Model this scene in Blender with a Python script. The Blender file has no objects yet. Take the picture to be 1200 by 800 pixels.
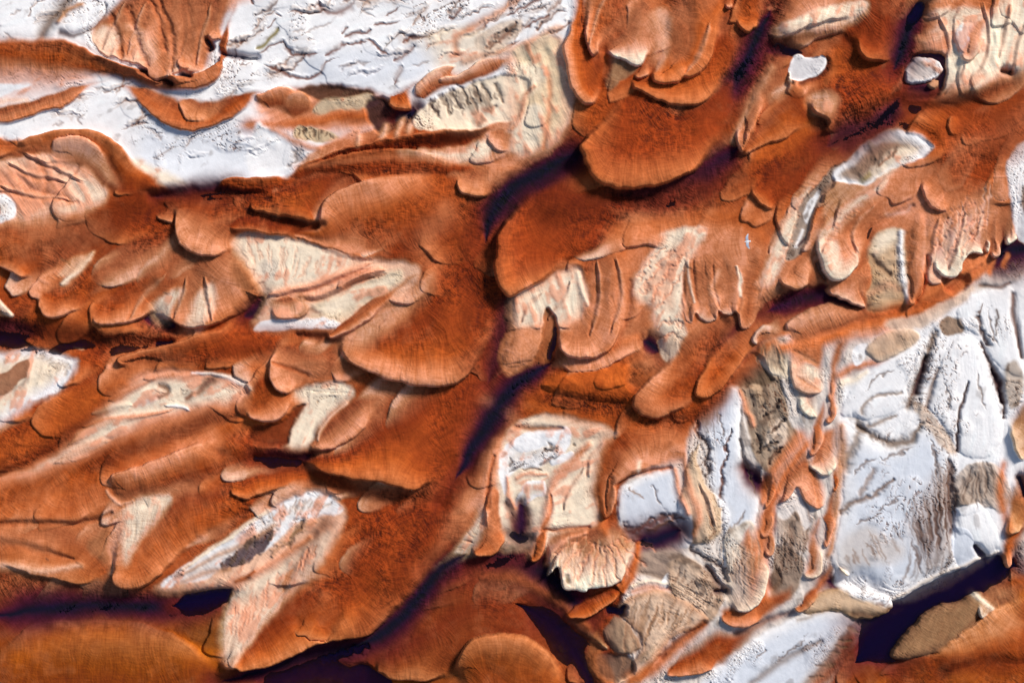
# Aerial view of iron-stained sand lobes spilling over white rock, a gull flying over them.
# The relief is modelled as one height field in plan (1 unit of the plan = 8 cm on the ground),
# built landform by landform (lobes, rock slabs, gullies), then cut into one mesh per landform.
import bpy, math
import numpy as np

S = 0.08                    # metres per plan unit
M = 70                      # margin of detailed relief beyond the view
W, Hh = 1200 + 2 * M, 800 + 2 * M
rng = np.random.RandomState(7)
gy, gx = np.mgrid[0:Hh, 0:W].astype(np.float32)
gx -= M; gy -= M

def smooth(a, b, x):
    t = np.clip((x - a) / (b - a), 0, 1)
    return t * t * (3 - 2 * t)

def noise(cell, seed, shape=None):
    h, w = shape or (Hh, W)
    r = np.random.RandomState(seed)
    nh, nw = int(h / cell) + 3, int(w / cell) + 3
    g = r.rand(nh, nw).astype(np.float32) * 2 - 1
    y = np.arange(h, dtype=np.float32) / cell; x = np.arange(w, dtype=np.float32) / cell
    yi = y.astype(int); xi = x.astype(int)
    fy = y - yi; fx = x - xi
    fy = (fy * fy * fy * (fy * (fy * 6 - 15) + 10))[:, None]; fx = (fx * fx * fx * (fx * (fx * 6 - 15) + 10))[None, :]
    a = g[yi][:, xi]; b = g[yi][:, xi + 1]; c = g[yi + 1][:, xi]; d = g[yi + 1][:, xi + 1]
    return (a * (1 - fx) + b * fx) * (1 - fy) + (c * (1 - fx) + d * fx) * fy

def fbm(cell, seed, octs=4, gain=0.55):
    out = 0; amp = 1; tot = 0
    for k in range(octs):
        if cell < 1.2: break
        out = out + amp * noise(cell, seed + 17 * k); tot += amp
        amp *= gain; cell /= 2.03
    return out / tot

def blur(a, s):
    for r in (s, s * 0.8, s * 0.6):
        r = max(1, int(round(r)))
        for ax in (0, 1):
            p = np.pad(a, [(r + 1, r) if i == ax else (0, 0) for i in range(2)], mode='edge').astype(np.float64)
            c = np.cumsum(p, axis=ax)
            n = a.shape[ax]
            a = (np.take(c, range(2 * r + 1, 2 * r + 1 + n), axis=ax) - np.take(c, range(0, n), axis=ax)) / (2 * r + 1)
    return a.astype(np.float32)

def lin(c):
    c = np.array(c, np.float32) / 255
    return np.where(c < .04045, c / 12.92, ((c + .055) / 1.055) ** 2.4).astype(np.float32)

# pigments of the dry and iron-stained sediments (written as 8-bit values, stored linear)
PAL = dict(OR=(190,94,40), RU=(164,70,28), DR=(122,46,18), PK=(220,146,112), PL=(228,180,150), CR=(236,216,190),
           WH=(238,235,234), GB=(150,126,106), BR=(104,76,56), GD=(188,98,12), DK=(62,32,40), BW=(214,217,224), PB=(190,140,110), OL=(130,112,30))
PAL = {k: lin(v) for k, v in PAL.items()}

# ---- state of the terrain
Z = np.full((Hh, W), 0.55, np.float32)
C = np.zeros((Hh, W, 3), np.float32)
FX = np.full((Hh, W), -0.8, np.float32); FY = np.full((Hh, W), 0.55, np.float32)   # direction of flow / of bedding
REL = np.full((Hh, W), 0.10, np.float32)      # coarse ribbing, metres
FIN = np.full((Hh, W), 0.020, np.float32)     # fine ribbing, metres
DIRT = np.zeros((Hh, W), np.float32)          # brown streaks on pale rock
ROCK = np.zeros((Hh, W), np.float32)
TONE = np.zeros((Hh, W), np.float32)         # how far a slope leans to (+) or from (-) the afternoon side
BLUSH = np.zeros((Hh, W), np.float32)         # cream sand with pink drifts in it
OWN = np.zeros((Hh, W), np.int32)
OBJ = []                                      # (name, label, category, group)
wx1 = noise(26, 3) * 2.2 + noise(9, 4) * 1.0; wy1 = noise(26, 5) * 2.2 + noise(9, 6) * 1.0
wx2 = noise(7, 8) * 1.5 + noise(3.2, 9) * 1.0; wy2 = noise(7, 10) * 1.5 + noise(3.2, 11) * 1.0

def spline(pts, closed=False, n=6):
    p = np.array(pts, np.float32)
    if len(p) < 3 and not closed: return p
    if closed: q = np.vstack([p[-1:], p, p[:2]])
    else: q = np.vstack([2 * p[:1] - p[1:2], p, 2 * p[-1:] - p[-2:-1]])
    t = np.linspace(0, 1, n, endpoint=False)[:, None]
    out = []
    for i in range(len(q) - 3):
        a, b, c, d = q[i:i + 4]
        out.append(.5 * ((2 * b) + (-a + c) * t + (2 * a - 5 * b + 4 * c - d) * t ** 2 + (-a + 3 * b - 3 * c + d) * t ** 3))
    out = np.vstack(out)
    return out if closed else np.vstack([out, p[-1:]])

def dist(X, Y, line, want_t=False):
    best = np.full(X.shape, 1e9, np.float32); bt = np.zeros(X.shape, np.float32)
    n = len(line) - 1
    for i in range(n):
        ax, ay = line[i, :2]; bx, by = line[i + 1, :2]
        vx, vy = bx - ax, by - ay; L = vx * vx + vy * vy + 1e-9
        t = np.clip(((X - ax) * vx + (Y - ay) * vy) / L, 0, 1)
        d = (X - ax - t * vx) ** 2 + (Y - ay - t * vy) ** 2
        m = d < best
        best = np.where(m, d, best)
        if want_t: bt = np.where(m, (i + t) / n, bt)
    return (np.sqrt(best), bt) if want_t else np.sqrt(best)

def inside(X, Y, poly):
    r = np.zeros(X.shape, bool); n = len(poly)
    for i in range(n):
        x1, y1 = poly[i, :2]; x2, y2 = poly[(i + 1) % n, :2]
        if y1 == y2: continue
        c = ((y1 > Y) != (y2 > Y)) & (X < (x2 - x1) * (Y - y1) / (y2 - y1) + x1)
        r ^= c
    return r

def window(pts, pad):
    x0 = max(0, int(pts[:, 0].min() - pad + M)); x1 = min(W, int(pts[:, 0].max() + pad + M) + 1)
    y0 = max(0, int(pts[:, 1].min() - pad + M)); y1 = min(Hh, int(pts[:, 1].max() + pad + M) + 1)
    return (slice(y0, y1), slice(x0, x1)) if x1 > x0 + 2 and y1 > y0 + 2 else None

def coords(w, wp, wf):
    return gx[w] + wx1[w] * wp + wx2[w] * wf, gy[w] + wy1[w] * wp + wy2[w] * wf

def pal(c):
    return PAL[c] if isinstance(c, str) else lin(c)

def ramp(cols, t):
    cols = [pal(c) for c in cols]
    if len(cols) == 1: return np.broadcast_to(cols[0], t.shape + (3,))
    x = np.clip(t, 0, 1) * (len(cols) - 1); i = np.minimum(x.astype(int), len(cols) - 2); f = (x - i)[..., None]
    A = np.array(cols)
    return A[i] * (1 - f) + A[i + 1] * f

def mixin(dst, w, val, a):
    dst[w] = dst[w] * (1 - a) + val * a

def own(w, m, name, label, cat, group):
    OBJ.append((name, label, cat, group)); o = OWN[w]; o[m] = len(OBJ); OWN[w] = o

def lobe(front, back, cols, H=0.8, R=10, fade=(.0, .5), label=None, wp=1.0, wf=0.25, dome=1.1, rel=0.038, fin=0.022, keep=0.6, rock=0.0, dirt=0.0, edge=0.0, soft=0.85):
    """A tongue of sediment: steep crisp snout along `front`, merging upstream along `back`."""
    f = spline(front); b = spline([front[-1]] + list(back) + [front[0]])
    poly = np.vstack([f, b])
    w = window(poly, 24)
    if w is None: return
    X, Y = coords(w, wp, wf)
    df, tau = dist(X, Y, f, True); db = dist(X, Y, b); ins = inside(X, Y, poly)
    sd = np.where(ins, np.minimum(df, db), -np.minimum(df, db))
    t = db / (db + df + 1e-3)
    kk = smooth(0, .30, tau) * smooth(0, .30, 1 - tau)
    kk = 1 - (1 - kk) * soft
    cov = smooth(-.5, .5 + (1 - kk) * 15, sd)
    a = cov * smooth(fade[0], fade[1], t)
    H = H * 1.95; u = np.clip(df / 1.6, 0, 1)
    kh = kk + (1 - kk) * smooth(0, 30, df)
    # a gentle windward rise up to the crest, then the short slip face
    u2 = np.clip(df / (R * 1.25), 0, 1)
    prof = kh * (.58 * np.sqrt(np.clip(1 - (1 - u) ** 2, 0, 1)) + .42 * np.sqrt(np.clip(1 - (1 - u2) ** 2, 0, 1))) * (.08 + .92 * t ** 1.6)
    zb = np.maximum(0.55 + (blur(Z[w], 9) - 0.55) * keep, 0.35)
    Z[w] = Z[w] * (1 - a) + (zb + H * prof) * a
    col = ramp(cols, t)
    if rock < .3:
        back_shade = ((1 - smooth(.2, .92, t)) * .88)[..., None]; col = col * (1 - back_shade) + np.minimum(col, lin((116, 40, 16))) * back_shade  # shade below the next lobe upstream, painted into the back colour
        tip = (smooth(.6, 1, t) * .34)[..., None]; col = col * (1 - tip) + np.maximum(col, lin((218, 150, 114))) * tip
    if edge: col = col * (1 + edge * np.exp(-(df / 3.5) ** 2))[..., None]
    C[w] = C[w] * (1 - a[..., None]) + col * a[..., None]
    TONE[w] *= 1 - a * .8
    ty, tx = np.gradient(np.where(ins, t, 0))
    ty = blur(ty, 3); tx = blur(tx, 3)
    n = np.sqrt(tx * tx + ty * ty) + 1e-6
    for dst, v in ((FX, tx / n), (FY, ty / n), (REL, rel), (FIN, fin), (ROCK, rock), (DIRT, dirt)): mixin(dst, w, v, a)
    if label: own(w, ins & (a > 0.3), 'sand_lobe', label, 'sand lobe', 'overlapping sand lobes')

def patch(poly, col, f=4, dz=0.0, R=20, rel=None, fin=None, dirt=None, rock=None, dir=None, label=None, name='rock_slab', cat='rock slab', group='white rock slabs', wp=1.0, wf=0.5, op=1.0, za=None, flat=0.0):
    """An area of one ground: feathered edge f, raised by dz within R of its edge."""
    p = spline(poly, True, 5)
    w = window(p, 20 + f)
    if w is None: return
    X, Y = coords(w, wp, wf)
    d = dist(X, Y, np.vstack([p, p[:1]])); ins = inside(X, Y, p)
    sd = np.where(ins, d, -d)
    if col is not None and (rock is None or rock < .95) and any(c in ('CR', 'PL', 'PK') for c in (col if isinstance(col, list) else [col])):
        sy, sx = np.gradient(blur(sd, 3)); n = np.sqrt(sx * sx + sy * sy) + 1e-4
        low = smooth(-.5, .9, -(sy * .85 - sx * .5) / n)        # 0 under the lip, 1 at the foot
        f = 6 + f * .6 + low * (8 + 1.0 * f); BLUSH[w] = np.maximum(BLUSH[w], ins * 1.0)
        if rel is not None: rel = rel * 1.35
    a = smooth(-f / 2, f / 2 + .01, sd) * op
    if rock == 1: dz *= .28; R *= 1.2
    if flat: Z[w] = Z[w] * (1 - a * flat) + np.maximum(blur(Z[w], 12), 0.3) * a * flat
    if za is not None: Z[w] = Z[w] * (1 - a) + za * a
    if dz: Z[w] += dz * a * np.sqrt(np.clip(1 - (1 - np.clip(sd / R, 0, 1)) ** 2, 0, 1))
    if col is not None:
        col = ramp(col if isinstance(col, list) else [col], smooth(0, 1, sd / R))
        C[w] = C[w] * (1 - a[..., None]) + col * a[..., None]
    for dst, v in ((REL, rel), (FIN, fin), (DIRT, dirt), (ROCK, rock)):
        if v is not None: mixin(dst, w, v, a)
    if dir is not None:
        r = math.radians(dir); mixin(FX, w, math.cos(r), a); mixin(FY, w, math.sin(r), a)
    if label: own(w, sd > 0, name, label, cat, group)

def stroke(pts, width, col=None, a=1.0, dz=0.0, za=None, p=2.0, taper=(0.0, 0.0), wp=0.8, wf=0.3, lean=None):
    """A ridge, crack or gully along a line."""
    q = np.array([[x, y] for x, y in pts], np.float32)
    ws = list(width) if isinstance(width, (list, tuple)) else [width] * len(pts)
    if len(ws) != len(pts): ws = list(np.interp(np.linspace(0, 1, len(pts)), np.linspace(0, 1, len(ws)), ws))
    l = spline(np.column_stack([q, np.array(ws, np.float32)]), False, 5) if len(pts) > 2 else np.column_stack([q, np.array(ws, np.float32)])
    w = window(l, 3 * max(ws) + 4)
    if w is None: return
    X, Y = coords(w, wp, wf)
    d, t = dist(X, Y, l, True)
    wid = np.interp(t, np.linspace(0, 1, len(l)), l[:, 2])
    if taper[0]: wid = wid * smooth(-.02, taper[0], t)
    if taper[1]: wid = wid * smooth(-.02, taper[1], 1 - t)
    g = np.exp(-(d / np.maximum(wid, .3)) ** p) * np.clip(wid / 1.0, 0, 1)
    if za is not None: Z[w] = Z[w] * (1 - g) + (za if not callable(za) else za(t)) * g
    Z[w] += dz * g
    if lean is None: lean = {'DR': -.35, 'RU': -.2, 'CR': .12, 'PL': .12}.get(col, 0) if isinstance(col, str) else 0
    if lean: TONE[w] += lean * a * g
    if isinstance(col, str) and col in 'OR RU PK DR PL PB'.split() and a > .6:
        ROCK[w] *= 1 - g; mixin(REL, w, .06, g); mixin(DIRT, w, 0.0, g)
    if col is not None:
        k = (a * g)[..., None]
        C[w] = C[w] * (1 - k) + pal(col) * k

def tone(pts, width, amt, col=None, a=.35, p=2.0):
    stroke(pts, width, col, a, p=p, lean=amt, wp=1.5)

def gully(pts, width, depth=1.3, col='DR', p=2.0, a=0.8, apron=2.4, **k):
    wl = list(width) if isinstance(width, (list, tuple)) else [width] * len(pts)
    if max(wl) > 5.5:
        stroke(pts, [v * 3.0 for v in wl], (96, 32, 20), .7, lean=-.05)  # channel shade fading outwards, painted dark red to purple
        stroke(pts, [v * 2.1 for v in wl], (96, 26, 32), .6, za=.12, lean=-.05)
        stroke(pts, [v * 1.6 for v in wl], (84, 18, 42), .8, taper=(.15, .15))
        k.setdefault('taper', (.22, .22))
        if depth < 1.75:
            # no water: shadow in the trough painted purple to almost black
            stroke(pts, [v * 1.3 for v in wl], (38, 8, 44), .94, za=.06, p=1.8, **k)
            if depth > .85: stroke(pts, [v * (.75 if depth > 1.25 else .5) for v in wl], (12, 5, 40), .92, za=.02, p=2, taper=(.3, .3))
            return
        width = [v * 1.12 for v in wl]; p = 1.45
    depth *= .45 if depth < 1.5 else .62; p = min(p, 2.2)
    if col == 'DK': col = (60, 12, 56)
    stroke(pts, width, col, a, za=-depth, p=p, **k)

def comb(g1, g2, n, width, col, a=.6, dz=0.0):
    """Rows of fine ribs running from one guide line to another."""
    A = spline(g1, False, 8); B = spline(g2, False, 8)
    r = np.random.RandomState(int(abs(g1[0][0] * 7 + g1[0][1])))
    for k in range(n):
        t = (k + .5 + r.uniform(-.3, .3)) / n
        p = A[min(int(t * len(A)), len(A) - 1)]; q = B[min(int(t * len(B)), len(B) - 1)]
        e0, e1 = r.uniform(-.05, .35), r.uniform(.6, 1.05)
        m = r.uniform(-2, 2, 2)
        P = [p + (q - p) * e0, p + (q - p) * (e0 + e1) / 2 + m, p + (q - p) * e1]
        stroke([tuple(v) for v in P], width * r.uniform(.9, 1.9), col, min(1, a * r.uniform(.9, 1.5)), dz=dz, taper=(.3, .4), wf=1.0, lean=0)

# =====================================================================================
# THE GROUND
C[:] = lin((150, 68, 32))
Z += 0.25 * noise(160, 61) + 0.1 * noise(60, 62)
g0 = smooth(500, 760, gy)[..., None] * smooth(750, 560, gx)[..., None]
C[:] = C * (1 - .55 * g0) + pal('GD') * .55 * g0

# older lobes, half buried: the whole sand field is made of them, the upstream ones lying on the downstream ones
def old_lobes():
    r = np.random.RandomState(23)
    def flow(x, y):
        a = 150 - 22 * min(1, max(0, (x - 500) / 500)) - 20 * min(1, max(0, (y - 200) / 300)) * min(1, max(0, (x - 500) / 400)) + (12 if y < 200 and x < 600 else 0)
        return math.radians(a + r.uniform(-14, 14))
    todo = []
    for gyy in range(-60, 860, 52):
        for gxx in range(-60, 1260, 64):
            todo.append((gxx + r.uniform(-22, 22), gyy + r.uniform(-20, 20)))
    todo.sort(key=lambda p: p[0] * .8 - p[1] * .6)
    for x, y in todo:
        if y > 700 and (x < 270 or 420 < x < 700): continue
        a = flow(x, y); cx, cy = math.cos(a), math.sin(a)
        L = r.uniform(110, 240); w = L * r.uniform(.24, .42); sk = r.uniform(-.15, .15)
        def P(s, n): return (x + L * s * cx - w * n * cy, y + L * s * cy + w * n * cx)
        n = r.randint(5, 9)
        front = [P(.5 * math.cos(q) ** .8 * (1 + r.uniform(-.14, .10)) + sk * math.sin(q) if math.cos(q) > 0 else 0, .5 * math.sin(q) * (1 + r.uniform(-.1, .1))) for q in np.linspace(-1.45, 1.45, n)]
        back = [P(-.35, .42), P(-.6, .18), P(-.62, -.18), P(-.35, -.42)]
        k = r.rand()
        cols = [['RU', 'OR', 'OR'], ['RU', 'OR', 'PK'], ['OR', 'PK', 'PL'], ['RU', 'RU', 'OR']][int(k * 4)]
        lobe(front, back, cols, H=r.uniform(.10, .26), R=8, fade=(0, .55), soft=.9)
old_lobes()

def veins():
    # long brown-edged ledges branching through the white flats
    r = np.random.RandomState(41)
    seeds = [(300,30),(345,20),(420,22),(470,34),(520,20),(560,30),(320,90),(390,88),(440,70),(500,66),(30,24),(150,150),(215,180),(280,176),(120,120),(600,20),(250,130),(60,140),(580,60),(620,40),(410,5),(270,60)]
    for x, y in seeds:
        for b in range(r.randint(2, 4)):
            a = math.radians(-26 + r.uniform(-22, 22)); px, py = x + r.uniform(-14, 14), y + r.uniform(-8, 8); P = [(px, py)]
            for k in range(r.randint(3, 7)):
                a += r.uniform(-.55, .55); a = a * .75 + math.radians(-26) * .25
                px += 11 * math.cos(a) + r.uniform(-2, 2); py += 11 * math.sin(a) + r.uniform(-3, 3); P.append((px, py))
            w_ = r.uniform(.8, 2.0) * (1.0 if y < 112 and x > 280 else .7)
            c = [(110,62,44),(128,84,66),(96,62,52),(150,112,94)][r.randint(4)]
            stroke(P, [w_ * r.uniform(.5, 1.5) for _ in P], c, .85, dz=-.10, taper=(.25, .35), wf=1.3)
            stroke([(q[0] + 1.5, q[1] - 4) for q in P], w_ * 1.6, (206,186,172), .4, dz=.09, taper=(.25, .35), wf=1.3)
            if r.rand() < .5: stroke([(q[0] - 1, q[1] + 3) for q in P], w_ * 2.2, (188,162,146), .45, taper=(.3, .4), wf=1.6)

# white flats, upper area
patch([(-80,-80),(700,-80),(690,-10),(672,25),(652,60),(640,95),(600,130),(560,110),(500,130),(440,150),(380,170),(350,190),(330,212),(240,222),(200,222),(150,190),(120,165),(60,160),(0,166),(-80,166)], ['WH','WH'], f=6, rel=.045, fin=.010, dirt=.30, rock=1, dir=-24, flat=.8)
veins()
patch([(200,120),(260,140),(330,160),(352,182),(330,208),(240,216),(190,200),(160,180)], 'BW', f=24, op=.6)
patch([(375,60),(460,60),(455,96),(400,100),(360,90)], 'BW', f=20, op=.6)
patch([(468,66),(520,52),(528,70),(490,92),(470,92)], 'BW', f=10, op=.7)
for pts, wd in [([(370,-2),(378,8),(395,11),(410,6),(418,-3)],5),([(330,48),(337,58),(345,62),(362,64),(378,60)],2.6),([(380,65),(393,58),(398,52),(412,50)],3),
    ([(400,45),(415,40),(430,37),(436,35)],2.2),([(397,39),(408,30)],2),([(436,31),(452,28),(472,25)],1.6),([(470,50),(480,44),(495,42),(510,38),(530,28)],2.4),
    ([(460,70),(472,62),(488,51)],4),([(460,99),(468,85),(471,73)],3.4),([(300,72),(325,82),(345,88),(362,91),(375,86),(382,74),(402,65)],2.2),
    ([(332,51),(330,48),(318,52),(298,63)],1.8),([(425,45),(437,50),(445,58),(456,63)],1.5),([(525,23),(542,9)],2.2),([(310,35),(318,28),(325,20)],1.2),([(322,14),(330,22)],1),
    ([(405,52),(420,48),(432,50)],1.6),([(350,110),(372,106),(400,108)],1.4),([(450,18),(470,6)],1.2),([(540,45),(556,38),(580,20)],2.4),([(300,5),(288,-10)],2),
    ([(590,20),(612,8),(640,-6)],2.2),([(612,34),(628,24),(645,18)],2.0),([(560,72),(585,58),(612,44)],2.4)]:
    stroke([(x, y + 1) for x, y in pts], wd * .95, (112,58,40), .9, dz=-.10, taper=(.2,.25), wf=.9)
    stroke([(x + 1, y - 2.5) for x, y in pts], wd * .7, 'WH', .5, dz=.05, taper=(.2,.25), wf=.9)
stroke([(327,31),(320,40),(311,50),(300,56)], 2.6, 'OL', .9, dz=-.1, taper=(.2,.1))
for pts in ([(10,20),(30,12)],[(20,50),(0,36)],[(160,145),(185,160),(188,166)],[(215,165),(190,182),(172,186)],[(100,150),(92,140),(104,132)],[(60,150),(76,142)],[(230,160),(215,172)],[(105,104),(135,108)],[(70,12),(82,20)],
            [(392,80),(440,70)],[(340,40),(362,30)],[(420,10),(440,20)],[(395,24),(350,42)],[(500,12),(470,22)],[(480,78),(505,70)],[(550,8),(520,18)]):
    stroke(pts, 2.0, (140,112,98), .55, dz=-.06, taper=(.4,.4), wf=1.2)
patch([(500,40),(545,30),(575,40),(590,60),(560,78),(520,84),(505,64)], 'CR', f=14, op=.8, rel=.10, dirt=.4)
# dark crack round the pale oval, shade on its slope painted brown
stroke([(82,-6),(70,10),(58,24),(48,42)], [7,9,9,7], 'BR', .85, dz=-.35)
stroke([(70,40),(84,43),(97,40),(112,32),(121,22),(124,8)], [4,4,3,3,3,3], 'DK', .8, dz=-.3)
patch([(77,31),(84,20),(100,10),(116,3),(124,6),(124,16),(116,28),(103,37),(90,41),(80,37)], 'WH', f=3, dz=.4, R=8, rel=.03, dirt=.15, rock=1, label='small white oval slab ringed by dark cracks beside the ribbed pink fan')
stroke([(68,26),(74,16),(82,10),(96,6)], [4,4,4,3], 'PB', .95, dz=.3)

# ---------------- right hand rock country
patch([(812,500),(830,465),(868,425),(905,395),(960,392),(1010,388),(1050,375),(1110,350),(1145,325),(1180,310),(1280,300),(1280,660),(1196,668),(1180,655),(1120,690),(1050,712),(1000,760),(940,820),(760,820),(735,770),(730,700),(740,640),(725,610),(735,560),(800,520)], (212,201,192), f=8, rel=.2, fin=.02, dirt=.42, rock=1, dir=75, za=.75)

# --- bottom right: the long dark pool and what lies round it
patch([(995,800),(1060,752),(1100,735),(1150,712),(1170,690),(1195,676),(1280,660),(1280,870),(960,870)], 'GD', f=10, rel=.05, fin=.02, dirt=0, rock=0, dir=-40)
patch([(820,812),(845,778),(880,752),(915,732),(950,716),(985,716),(1004,726),(990,745),(972,770),(950,800),(935,812)], ['WH','BW'], f=5, dz=.5, R=14, rel=.07, dirt=.30, rock=1, dir=-35, label='long pale slab sloping down beside the dark pool, near the bottom edge')
stroke([(935,725),(985,712),(1010,724)], 3, 'GB', .6)
stroke([(1000,735),(970,775),(940,806)], [4,6,6], 'GB', .8, dz=-.2)
stroke([(880,800),(925,770),(960,752)], [5,5,3], (130,108,94), .7, dz=-.2)
stroke([(1000,748),(985,775),(960,800)], [7,9,9], 'RU', .8, dz=-.15)
lobe([(1043,800),(1030,790),(1050,775),(1075,765),(1100,765),(1130,760),(1160,745)], [(1240,700),(1240,850),(1100,850)], ['GD',(170,88,22),(182,102,44)], H=.5, R=14, fade=(0,.4), label='golden dune spreading into the corner past the tan bank')
stroke([(1075,800),(1110,785),(1150,772),(1200,775)], [6,9,8,6], 'DR', .85, dz=-.35)
stroke([(1095,772),(1125,768),(1150,760)], [6,6,4], 'RU', .7, dz=-.2)
lobe([(1040,786),(1060,770),(1085,765),(1105,770)], [(1120,820),(1030,830)], ['GD'], H=.4, R=10)
gully([(1196,664),(1182,662),(1150,678),(1112,698),(1082,716),(1056,734),(1026,758),(1004,778)], [8,10,15,18,20,22,22,14], 1.9, 'DK', p=4)
patch([(1045,770),(1052,755),(1064,738),(1080,722),(1098,712),(1120,705),(1146,694),(1152,700),(1146,722),(1135,740),(1115,755),(1090,766),(1066,772)], [(128,92,70),(150,112,84)], f=3, dz=.5, R=12, rel=.07, fin=.03, rock=.4, dirt=.1, dir=120, za=.5, name='sand_bank', cat='sand bank', group=None, label='tan hatched bank of sand below the long dark pool')
lobe([(1146,694),(1143,712),(1150,724),(1172,724),(1178,722)], [(1215,690),(1200,665),(1165,680)], ['OR','PB','CR'], H=.45, R=8, label='orange bank with a cream spur closing the pool at its upper end')
stroke([(1142,696),(1158,710),(1174,722)], [4,3,2], 'CR', .9, dz=.15)
stroke([(1172,720),(1176,724)], 2, 'DK', .9)
lobe([(1080,770),(1110,752),(1135,735),(1160,715),(1210,690)], [(1240,690),(1240,800),(1130,800)], ['GD','OR',(206,140,92)], H=.35, R=16, fade=(0,.7))

# dark niche and the tan spur above the slab
gully([(968,682),(990,683),(1010,682),(1030,690)], [6,8,7,4], 1.2, 'BR', p=3)  # shadow under the largest block, painted dark
patch([(932,712),(945,704),(960,694),(985,690),(1010,692),(1032,695),(1048,708),(1035,722),(1005,726),(975,716),(950,718)], [(176,142,110),(205,172,140)], f=3, dz=.45, R=9, rel=.08, rock=.7, dirt=.35, dir=20, za=.6, name='sand_bank', cat='sand bank', group=None, label='tan fluted spur between the dark niche and the long pale slab')
stroke([(1000,720),(1030,722),(1050,712)], [5,7,6], (100,60,44), .7, dz=-.25)

patch([(986,470),(1004,440),(1050,402),(1128,352),(1190,330),(1240,330),(1240,560),(1184,640),(1120,690),(1050,708),(986,692),(978,640)], 'WH', f=8, rel=.12, dirt=.34, rock=1, dir=100)
# --- the big white blocks
patch([(985,500),(1010,512),(1045,520),(1078,498),(1104,508),(1116,535),(1114,590),(1118,640),(1108,662),(1082,680),(1052,698),(1022,692),(992,682),(976,660),(980,625),(988,580)], ['WH','BW'], f=4, dz=1.1, R=22, rel=.05, fin=.012, dirt=.22, rock=1, dir=105, label='largest white block, its shaded flank combed with brown hatching')
patch([(1118,560),(1100,550),(1085,575),(1070,600),(1062,625),(1075,640),(1085,668),(1100,664),(1118,640),(1120,600)], (150,122,104), f=26, op=.55, dirt=.5, rel=.10, dir=125)
stroke([(1112,540),(1113,580),(1116,625)], [3,5,5], (88,60,60), .8, dz=-.4, wf=1)
patch([(985,640),(1010,615),(1035,625),(1060,640),(1050,655),(1010,662),(985,668)], (190,168,148), f=20, op=.5, dirt=.5)
stroke([(986,598),(1000,588),(1020,580),(1046,563)], [4,4,3,2], (120,88,66), .85, dz=-.2, wf=1)
stroke([(1008,578),(1018,560),(1025,548)], [3,3,2], (140,108,86), .7, dz=-.12, wf=1)
stroke([(988,545),(1000,520),(1010,500),(1000,490)], [8,7,6,5], (132,112,98), .85, dz=-.25, wf=1.2)
stroke([(1005,500),(1030,515),(1048,521),(1068,514),(1082,498)], [3,5,6,5,3], (116,92,74), .9, dz=-.3, wf=1)
patch([(986,486),(990,468),(1003,450),(1025,428),(1050,412),(1075,402),(1085,405),(1078,428),(1062,452),(1066,470),(1045,486),(1010,492)], ['WH','WH'], f=4, dz=.8, R=14, rel=.05, dirt=.25, rock=1, dir=140, label='white slab with thin brown seams above the largest white block')
stroke([(1010,484),(1018,470),(1035,462),(1055,460)], [3,3,2.5,2], (140,112,90), .75, dz=-.12, wf=1)
stroke([(1018,500),(1035,494),(1050,488)], [3,3,2], (140,112,90), .75, dz=-.1, wf=1)
patch([(1070,470),(1088,478),(1100,495),(1115,512),(1122,530),(1110,530),(1090,508),(1078,490)], (198,176,158), f=6, op=.9, dirt=.35)
patch([(1090,476),(1094,455),(1102,425),(1112,404),(1128,392),(1145,400),(1152,430),(1162,455),(1176,492),(1172,515),(1160,533),(1140,536),(1124,530),(1114,510),(1100,492)], ['WH','WH'], f=4, dz=.9, R=16, rel=.05, dirt=.25, rock=1, dir=95, label='tall pear-shaped white block split by a thin dark crack')
stroke([(1134,447),(1128,470),(1123,495),(1122,528)], [1.2,2,2,2.4], (96,66,56), .95, dz=-.35, wf=.8)
stroke([(1100,430),(1092,455),(1087,478)], [2,3,3], (128,100,84), .8, dz=-.2)
patch([(1130,352),(1165,340),(1185,336),(1192,360),(1195,400),(1200,440),(1182,438),(1160,420),(1150,396),(1132,386),(1122,372)], ['WH','WH'], f=4, dz=.7, R=12, rel=.04, dirt=.3, rock=1, dir=70, label='square-topped white block under the dark overhang at the side of the rocks')
stroke([(1146,372),(1150,384),(1156,402)], [3,3,3], (96,66,56), .9, dz=-.2, wf=1.5); stroke([(1146,372),(1150,362),(1154,358)], [1.8,1.4,1], (110,80,66), .9, wf=1.5); stroke([(1168,365),(1170,380),(1166,392)], [1.6,2,1], (90,70,60), .9, wf=1.3)
stroke([(1187,345),(1188,365),(1193,390),(1198,420)], [3,3.5,3,2.5], (104,66,50), .9, dz=-.35)
stroke([(1150,335),(1170,337),(1185,332)], [3,3,2], 'BR', .8, dz=-.2)
patch([(1100,382),(1112,372),(1128,376),(1130,386),(1116,392),(1106,392)], (150,124,104), f=4)
stroke([(1094,392),(1085,420),(1076,446),(1066,474)], [4,6,7,7], (116,90,70), .9, dz=-.3, wf=1.2)
stroke([(1086,418),(1080,440),(1074,460)], [2,5,4], 'DK', .9, dz=-.5)
stroke([(1149,402),(1158,425),(1166,440),(1174,456),(1178,490)], [2,3,5,4,2], (104,72,58), .9, dz=-.3, wf=1.2)
stroke([(1162,434),(1171,446),(1177,470)], [2,5,3], 'DK', .9, dz=-.4)
patch([(1178,430),(1192,425),(1200,450),(1192,478),(1182,470)], (188,172,158), f=6, dirt=.6)
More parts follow.
